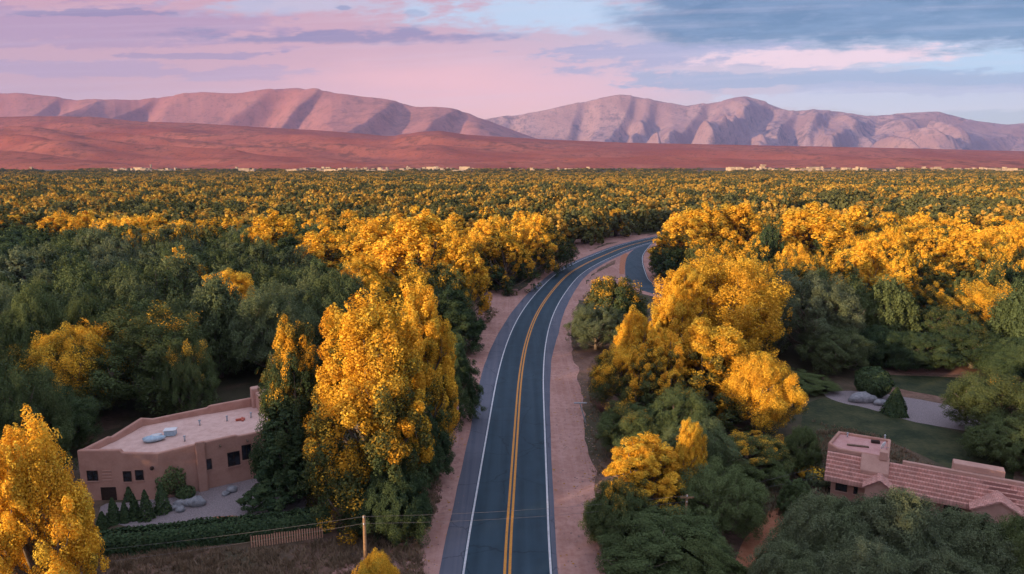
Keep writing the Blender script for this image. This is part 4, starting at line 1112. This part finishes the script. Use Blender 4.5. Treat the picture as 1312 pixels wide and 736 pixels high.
sp_ = empty('roadside_post', (x, y, 0), 0, 'leaning grey post with a crossbar beside the right dirt verge', 'post')
MB().tube([(0, 0, -.3), (x2 - x, 0, z2_)], [.10, .08], 8).build('shaft', MAT_METAL, sp_); MB().box(x2-x-.75, x2-x+.85, -.06, .06, z2_-.02, z2_+.12).build('crossbar', MAT_METAL, sp_)
# bare bush by the post
x, y = G(772, 530); r_ = random.Random(3)
bb = empty('bare_bush', (x, y, 0), 0, 'bare reddish bush beside the leaning roadside post', 'bush'); mb = MB()
for k in range(70):
    a = r_.uniform(0, 6.28); l = r_.uniform(1.0, 2.2); s = r_.uniform(.3, 1.1); q = (math.cos(a)*s*l*.6, math.sin(a)*s*l*.6, l * .6)
    mb.tube([(0, 0, 0), q, (q[0]*1.6 + r_.uniform(-.2,.2), q[1]*1.6 + r_.uniform(-.2,.2), l * r_.uniform(.8, 1.15))], [.035, .02, .006], 4)
    for j in range(2): mb.tube([q, (q[0]+r_.uniform(-.6,.6), q[1]+r_.uniform(-.6,.6), q[2]+r_.uniform(.2,.7))], [.014, .005], 3)
mb.build('twigs', simple('red_twigs', (.20, .10, .085), (.30, .16, .13), 5, bmp=0), bb)

# ---- the tiled house on the right
TH = empty('tiled_house', (40, 58, 0), 0, 'long pink tile roofed house with a flat roofed end, right of the road', 'house'); bpy.context.view_layer.update()
r0, r1 = v2(G(1138, 592, 4.3)), v2(G(1312, 624, 4.3)); e0, e1 = v2(G(1046, 603, 2.7)), v2(G(1308, 667, 2.7))
d = (r1 - r0) / np.linalg.norm(r1 - r0); MAT_TILE = tile_mat(); nv = v2((d[1], -d[0]))          # nv points to the viewer
if nv @ r0 > 0: nv = -nv
run = abs((e0 - r0) @ nv); uL = (v2(G(1060, 580, 4.3)) - r0) @ d; uR = 16.5; slope = (4.3 - 2.75) / run
u1_ = (v2(G(1050, 604, 2.75)) - r0) @ d
def roof_part(name, ua, ub, ya, yb, mat=None):
    """Rows of rounded clay tiles: real ridges running along the roof, one step per course."""
    mb = MB(); rows = int(round((yb - ya) / .30)); V = []; prof = []
    for k in range(rows):
        y0 = ya + (yb - ya) * k / rows; y1 = ya + (yb - ya) * (k + 1) / rows
        prof += [(y0, 4.3 - slope * y0 - .00), (y0 + (y1 - y0) * .80, 4.3 - slope * y0 + .015), (y1 - .005, 4.3 - slope * y0 - .03), (y1 - .003, 4.3 - slope * y1 - .075)]
    nu = max(2, int((ub - ua) / .25)); m = len(prof)
    for i in range(nu + 1):
        u = ua + (ub - ua) * i / nu
        for j, (y_, z_) in enumerate(prof):
            w_ = .012 * math.sin(u * 3.1 + j) + .02 * math.sin(u * .7)
            p = r0 + d * u + nv * (y_ + w_ * .5); V.append((*p, z_ + w_ * .6))
    mb.add(V, [(i*m+j, (i+1)*m+j, (i+1)*m+j+1, i*m+j+1) for i in range(nu) for j in range(m-1)])
    b0 = len(mb.v); q = [r0 + d*ua + nv*ya, r0 + d*ub + nv*ya, r0 + d*ub + nv*yb, r0 + d*ua + nv*yb]
    zz = [4.3 - slope*ya - .22, 4.3 - slope*ya - .22, 4.3 - slope*yb - .22, 4.3 - slope*yb - .22]
    mb.add([(*q[k], zz[k]) for k in range(4)] + [(*q[k], zz[k] + .13) for k in (3, 2)], [(0, 1, 2, 3), (3, 2, 5, 4)])
    return under(TH, mb.build(name, mat or MAT_TILE, TH))
run2 = run + .5
roof_part('tile_roof', uL, uR, 0, run2)
# ridge parapet and walls
mb = MB(); mb.obox(r0, d, nv, 1.2, uR, -.42, -.02, 2.0, 4.62); under(TH, mb.build('ridge_parapet', MAT_ADOBE2, TH, bevel=.06))
mb = MB(); mb.obox(r0, d, nv, 1.4, uR - .4, -2.9, -.45, -.2, 3.1); mb.obox(r0, d, nv, uL + .6, uR - .5, -.44, run - .45, -.2, 2.62); under(TH, mb.build('wall', MAT_ADOBE, TH, bevel=.06))
mb = MB(); mb.obox(r0, d, nv, 1.35, uR - .35, -3.0, -.44, 3.1, 3.25); under(TH, mb.build('rear_roof', MAT_DECK, TH))
pa = (v2(G(1221, 608, 4.3)) - r0) @ d; pb = (v2(G(1288, 620, 4.3)) - r0) @ d
mb = MB(); mb.obox(r0, d, nv, pa, pb, -1.6, -.45, 3.3, 5.2); under(TH, mb.build('raised_parapet', MAT_ADOBE2, TH, bevel=.08))
# flat-roofed end block with its parapet
ka, kb = (v2(G(1139, 592, 4.6)) - r0) @ d, (v2(G(1072, 578, 4.6)) - r0) @ d
fb = [r0 + d*ka - nv*.45, v2(G(1142, 563, 4.58)), v2(G(1074, 552, 4.58)), v2(G(1061, 567, 4.58)), r0 + d*kb - nv*.45]
ar = sum(fb[i][0]*fb[(i+1)%5][1] - fb[(i+1)%5][0]*fb[i][1] for i in range(5))
if ar < 0: fb = fb[::-1]
bw, Ib = wall_ring('end_block', fb, [4.58] * 5, .3, 4.3, MAT_ADOBE, TH); under(TH, bw)
under(TH, MB().add([(*p, 4.33) for p in Ib], [tuple(range(5))]).build('flat_roof', simple('pink_roof_felt', (.48, .24, .22), (.58, .32, .29), 1.2, bmp=.2), TH))
# plain stucco tower between the flat block and the long tiled slope
ua = (v2(G(1103, 589, 4.6)) - r0) @ d; ub = (v2(G(1140, 596, 4.6)) - r0) @ d
mb = MB(); bq = [r0 + d*ua + nv*.05, r0 + d*ub + nv*.05, r0 + d*ub + nv*(run*.80), r0 + d*ua + nv*(run*.80)]
mb.add([(*p, -.2) for p in bq] + [(*bq[0], 4.75), (*bq[1], 4.75), (*bq[2], 3.55), (*bq[3], 3.55)], [(0,1,5,4),(1,2,6,5),(2,3,7,6),(3,0,4,7),(4,5,6,7)])
under(TH, mb.build('stucco_tower', MAT_ADOBE2, TH, bevel=.07))
mb = MB(); mb.obox(r0, d, nv, ub - .9, ub - .2, -.35, .45, 4.5, 5.35); under(TH, mb.build('chimney', MAT_ADOBE2, TH, bevel=.06))
def gable(u, half, hgt, wallmat, nm):
    """A small gabled porch standing out of the eave, its ridge pointing at the viewer."""
    pr = lambda uu, yy, zz: (*(r0 + d*uu + nv*yy), zz)
    y0, y1 = run * .45, run + 1.5; zb = 2.72
    mb = MB(); T_ = .12
    for s in (-1, 1):
        a_, b_ = pr(u, y0, zb + hgt), pr(u, y1, zb + hgt); c_, e_ = pr(u + s*(half+.25), y1, zb - .12), pr(u + s*(half+.25), y0, zb - .12)
        V = []
        rows = 7
        for k in range(rows + 1):
            f = k / rows
            for (P0, P1) in ((a_, e_), (b_, c_)):
                q = [P0[j] * (1-f) + P1[j] * f for j in range(3)]; V.append((q[0], q[1], q[2] + (.05 if k % 2 else 0)))
        mb.add(V, [(2*k, 2*k+1, 2*k+3, 2*k+2) for k in range(rows)])
        mb.add([(v[0], v[1], v[2] - T_) for v in (a_, b_, c_, e_)], [(0, 1, 2, 3)])
        mb.add([b_, c_, (c_[0], c_[1], c_[2]-T_), (b_[0], b_[1], b_[2]-T_)], [(0, 1, 2, 3)])
    g_ = under(TH, mb.build('gable_roof', MAT_TILE, TH))
    V = [pr(u-half, y1-.25, -.2), pr(u+half, y1-.25, -.2), pr(u+half, y1-.25, zb-.15), pr(u, y1-.25, zb+hgt-.2), pr(u-half, y1-.25, zb-.15)]
    mbb = MB().add(V, [(0, 1, 2, 3, 4)]); V2 = [pr(u-half, y0, -.2), pr(u-half, y0, zb-.15), pr(u+half, y0, -.2), pr(u+half, y0, zb-.15)]
    mbb.add([V[0], V[4], V2[1], V2[0]], [(0, 1, 2, 3)]); mbb.add([V[1], V[2], V2[3], V2[2]], [(0, 1, 2, 3)])
    under(TH, mbb.build('gable_wall', wallmat, TH))
gable((v2(G(1127, 622, 3.3)) - r0) @ d, 1.15, .85, MAT_ADOBE2, 'a'); gable((v2(G(1283, 654, 3.3)) - r0) @ d, 1.9, 1.1, MAT_ADOBE2, 'b')
ea, eb = r0 + d*(uL+.6) + nv*(run-.45), r0 + d*(uR-.5) + nv*(run-.45)
for k, (ua_, w_) in enumerate(((.5, .9), (2.1, .9), (7.2, 1.2), (9.6, 1.2), (14.0, 1.0))):
    under(TH, opening(TH, ea, eb, ua_, ua_+w_, .95, 2.1, muntins=1))
under(TH, opening(TH, ea, eb, 3.4, 4.3, .0, 2.1, name='door'))
# things on the flat block
x, y = G(1129, 573, 4.7); sdish = empty('satellite_dish', (x, y, 4.33), .6, 'white satellite dish on the flat roofed end of the tiled house', 'satellite dish')
mb = MB(); V = []; 
for j in range(5):
    for i in range(16):
        R = .42 * j / 4; a = i * math.pi / 8; V.append((R * math.cos(a), -.25 + R * R * .5 - .12 * math.sin(a) * j / 4 * .9, .62 + R * math.sin(a)))
mb.add(V, [(j*16+i, j*16+(i+1)%16, (j+1)*16+(i+1)%16, (j+1)*16+i) for j in range(4) for i in range(16)]); o = mb.build('dish', MAT_WHITE_P, sdish, smooth=True)
so = o.modifiers.new('thick', 'SOLIDIFY'); so.thickness = .02
MB().tube([(0, 0, 0), (0, -.1, .55)], .035, 8).build('mount', MAT_METAL, sdish); MB().tube([(0, -.2, .35), (0, -.75, .6)], .02, 6).build('feed_arm', MAT_METAL, sdish)
for (px_, py_, lb) in ((1134, 559, 'metal chimney cowl at the back corner of the flat pink roof'), (1086, 556, 'small metal cowl at the back left of the flat pink roof')):
    x, y = G(px_, py_, 4.7); rp = empty('roof_cowl', (x, y, 4.3), 0, lb, 'roof vent')
    MB().tube([(0, 0, 0), (0, 0, .42)], .07, 10).build('pipe', MAT_METAL, rp, smooth=True); MB().tube([(0, 0, .43), (0, 0, .56)], [.14, .05], 10).build('cap', MAT_METAL, rp, smooth=True)
x, y = G(1101, 568, 4.7); thing_mesh(MB().obox((x, y), (.95, -.3), (.3, .95), -1.1, .9, -.14, .14, 4.34, 4.46), 'roof_plank', MAT_WOOD, 'dark plank lying on the flat pink roof', 'plank', bevel=.02)
x, y = G(1122, 563.5, 4.7); thing_mesh(MB().obox((x, y), (.95, -.3), (.3, .95), -.4, .4, -.2, .2, 4.34, 4.6), 'roof_box', MAT_DARKTRIM, 'small dark box behind the dish on the flat pink roof', 'box', bevel=.02)
# shrubs and boulder by the gravel path
x, y = G(1117, 508); bush('ball_shrub', x, y, 2.35, 4.2, 'big round clipped very dark shrub beside the gravel path', 'shrub', 9000, .2, hue=.0)
x, y = G(1146, 531); bush('cone_shrub', x, y, 1.5, 3.6, 'dark pointed shrub in front of the gravel path, right of the ball shrub', 'shrub', 5000, .2, 'cone', hue=.0)
x, y = G(1105, 515); thing_mesh(MB().blob((x, y, .5), (1.9, 1.0, .85), 3, .14), 'boulder', MAT_ROCK, 'long blue grey boulder lying below the round clipped shrub', 'boulder', smooth=True)
x, y = G(1128, 519); thing_mesh(MB().blob((x, y, .3), (1.0, .6, .5), 9, .14), 'boulder', MAT_ROCK, 'small boulder between the round and the pointed shrub', 'boulder', smooth=True)
for k, (px_, py_, r, h, lb, hu) in enumerate(((1048, 622, 1.3, 1.8, 'red leaved shrub at the left front of the tiled house', .9), (1032, 612, 1.0, 1.4, 'orange brown shrub left of the tiled house', .9), (1085, 630, 1.0, 1.6, 'dark shrub under the left eave of the tiled house', .1))):
    x, y = G(px_, py_); bush('leafy_shrub', x, y, r, h, lb, 'shrub', 1500, .18, hue=hu, gold=.75 if k == 1 else .2)

# ---- the pale town at the far edge of the woods
MAT_TOWN = simple('sunlit_town_wall', (.30, .22, .16), (.68, .52, .34), .012, bmp=0); MAT_TOWN2 = simple('town_roof', (.35, .25, .22), (.5, .4, .36), .02, bmp=0)
rt = random.Random(8)
towns = [(130, 245, 9, 'left'), (300, 330, 2, 'left'), (372, 500, 13, 'centre left'), (510, 600, 7, 'centre left'), (650, 770, 6, 'centre'), (930, 1000, 9, 'right'), (1005, 1110, 9, 'right'), (1130, 1300, 10, 'far right')]
for (a, b, n, wh) in towns:
    n = int(n * 1.8)
    for k in range(n):
        px_ = a + (b - a) * (k + rt.uniform(.2, .8)) / n; Y = rt.uniform(1790, 2320); x, _ = AT(px_, 218, Y)
        w_, dd, h = rt.choice([5, 8, 12, 30]) * rt.uniform(.8, 1.3), rt.uniform(9, 16), rt.uniform(5, 11.5)
        e = empty('town_building', (x, Y, 0), rt.uniform(-.3, .3), f'tiny sunlit pale building in the {wh} stretch of the distant town', 'building', f'distant town buildings, {wh} stretch')
        mb = MB(); mb.box(-w_/2, w_/2, -dd/2, dd/2, -1, h); mb.box(w_/2 + .01, w_/2 + w_*.4, -dd/2+1, dd/2-1, -1, h*.65); mb.build('wall', MAT_TOWN, e)
        mb = MB(); mb.box(-w_/2-.4, w_/2+.4, -dd/2-.4, dd/2+.4, h + .01, h+.6); mb.build('roof', MAT_TOWN2 if k % 3 == 0 else MAT_TOWN, e)
def mast(px_, py_, Y, wdt, label, nm, cat):
    x, z = AT(px_, py_, Y); e = empty(nm, (x, Y, 0), 0, label, cat)
    MB().box(-wdt/2, wdt/2, -wdt/2, wdt/2, -1, z * .8).build('shaft', MAT_TOWN, e); MB().box(-wdt*.8, wdt*.8, -wdt*.8, wdt*.8, z*.8+.01, z).build('head', MAT_TOWN, e)
mast(978, 211, 2200, 9, 'pale blocky tower rising highest in the distant town', 'town_tower', 'tower'); mast(193, 211, 2200, 3, 'thin pale mast above the left stretch of the distant town', 'town_mast', 'mast')
mast(522, 213, 2250, 3, 'thin pale mast above the centre left stretch of the distant town', 'town_mast', 'mast'); mast(40, 214, 2200, 5, 'lone pale tower near the left edge of the distant woods', 'town_tower', 'tower')

# ---- dry grass and weeds on the near ground
rs_ = np.random.RandomState(12); P = []
for (zone, n) in (([(120,700),(330,705),(420,692),(540,690),(545,736),(540,860),(100,860)], 5200), ([(600,376),(640,400),(600,440),(570,420)], 900),
                  ([(520,600),(560,560),(565,640),(545,690),(500,690)], 900), ([(752,470),(775,450),(800,600),(785,720),(768,720)], 400), ([(970,560),(1040,560),(1060,640),(960,680)], 700), ([(1040,540),(1130,560),(1200,600),(1050,600)], 500)):
    q = [G(*p) for p in zone]; x0, x1 = min(a[0] for a in q), max(a[0] for a in q); y0, y1 = min(a[1] for a in q), max(a[1] for a in q); k = 0; tries = 0
    while k < n and tries < n * 12:
        tries += 1; x, y = rs_.uniform(x0, x1), rs_.uniform(y0, y1)
        if not inside((x, y), q): continue
        if perlin(x * .35, y * .35) < -.25 and rs_.rand() < .7: continue
        P.append((x, y)); k += 1
P = np.array(P); per = 9; n = len(P) * per; B = np.repeat(P, per, 0) + rs_.normal(size=(n, 2)) * .12
hgt = rs_.uniform(.15, .5, n); a = rs_.rand(n) * 6.283; lean = rs_.normal(size=(n, 2)) * .35 * hgt[:, None]; wd = .035 + .02 * rs_.rand(n)
V = np.stack([np.column_stack([B[:, 0] - np.cos(a) * wd, B[:, 1] - np.sin(a) * wd, np.zeros(n)]), np.column_stack([B[:, 0] + np.cos(a) * wd, B[:, 1] + np.sin(a) * wd, np.zeros(n)]), np.column_stack([B + lean, hgt])], 1).reshape(-1, 3)
tag(link('dry_grass', np_mesh('dry_grass', V, np.arange(3 * n).reshape(n, 3)), simple('dry_grass_blades', (.17, .115, .07), (.33, .23, .15), .8, bmp=0)), kind='stuff')

# loose stones and fallen leaves along the verges
def scatter_verge(name, n, mat, size, zr, leaves=False):
    idx = rs_.randint(24, len(ROAD) - 60, n); idx = np.clip(24 + (idx - 24) * rs_.rand(n) ** .6, 0, len(ROAD) - 2).astype(int)
    left = rs_.rand(n) < .5; off = np.where(left, rs_.uniform(-9.5, -5.3, n), rs_.uniform(4.2, 9.3, n))
    side_ = rs_.rand(n) < .55; off = np.where(side_, np.where(left, -9.2 + rs_.normal(size=n) * .7, 8.6 + rs_.normal(size=n) * .7), off)
    c = ROAD[idx] + normals(ROAD)[idx] * off[:, None] + rs_.uniform(-1, 1, (n, 2)); s_ = size * (.4 + rs_.rand(n) ** 2 * 1.6); a = rs_.rand(n) * 6.283
    ca, sa = np.cos(a) * s_, np.sin(a) * s_; z0 = np.full(n, .02); h = s_ * zr * (.6 + .6 * rs_.rand(n))
    P = [np.column_stack([c[:, 0] + x * ca - y * sa, c[:, 1] + x * sa + y * ca, z0 + z * h]) for x, y, z in ((-1, -.7, 0), (1, -.6, 0), (.9, .7, 0), (-.8, .8, 0), (.1, 0, 1))]
    V = np.stack(P, 1).reshape(-1, 3); F_ = np.array([(0, 1, 4), (1, 2, 4), (2, 3, 4), (3, 0, 4)])
    Fc = (np.arange(n)[:, None, None] * 5 + F_[None]).reshape(-1, 3)
    return tag(link(name, np_mesh(name, V, Fc), mat), kind='stuff')
scatter_verge('gravel', 9000, simple('verge_stones', (.16, .10, .09), (.42, .28, .25), 1.5, bmp=0), .055, .8)
scatter_verge('fallen_leaves', 3500, simple('fallen_leaf', (.45, .22, .03), (.25, .11, .03), 3.0, bmp=0), .075, .25)
# ------------------------------------------------------------------ evening haze
m, t, o = material('evening_haze')
pv = t.nodes.new('ShaderNodeVolumePrincipled')
pv.inputs['Color'].default_value = (.34, .48, 1.0, 1); pv.inputs['Density'].default_value = 3.2e-5
pv.inputs['Anisotropy'].default_value = .0
t.links.new(pv.outputs[0], o.inputs['Volume'])
tag(MB().box(-24000, 24000, -700, 16200, -6, 1550).build('haze', m), kind='stuff')
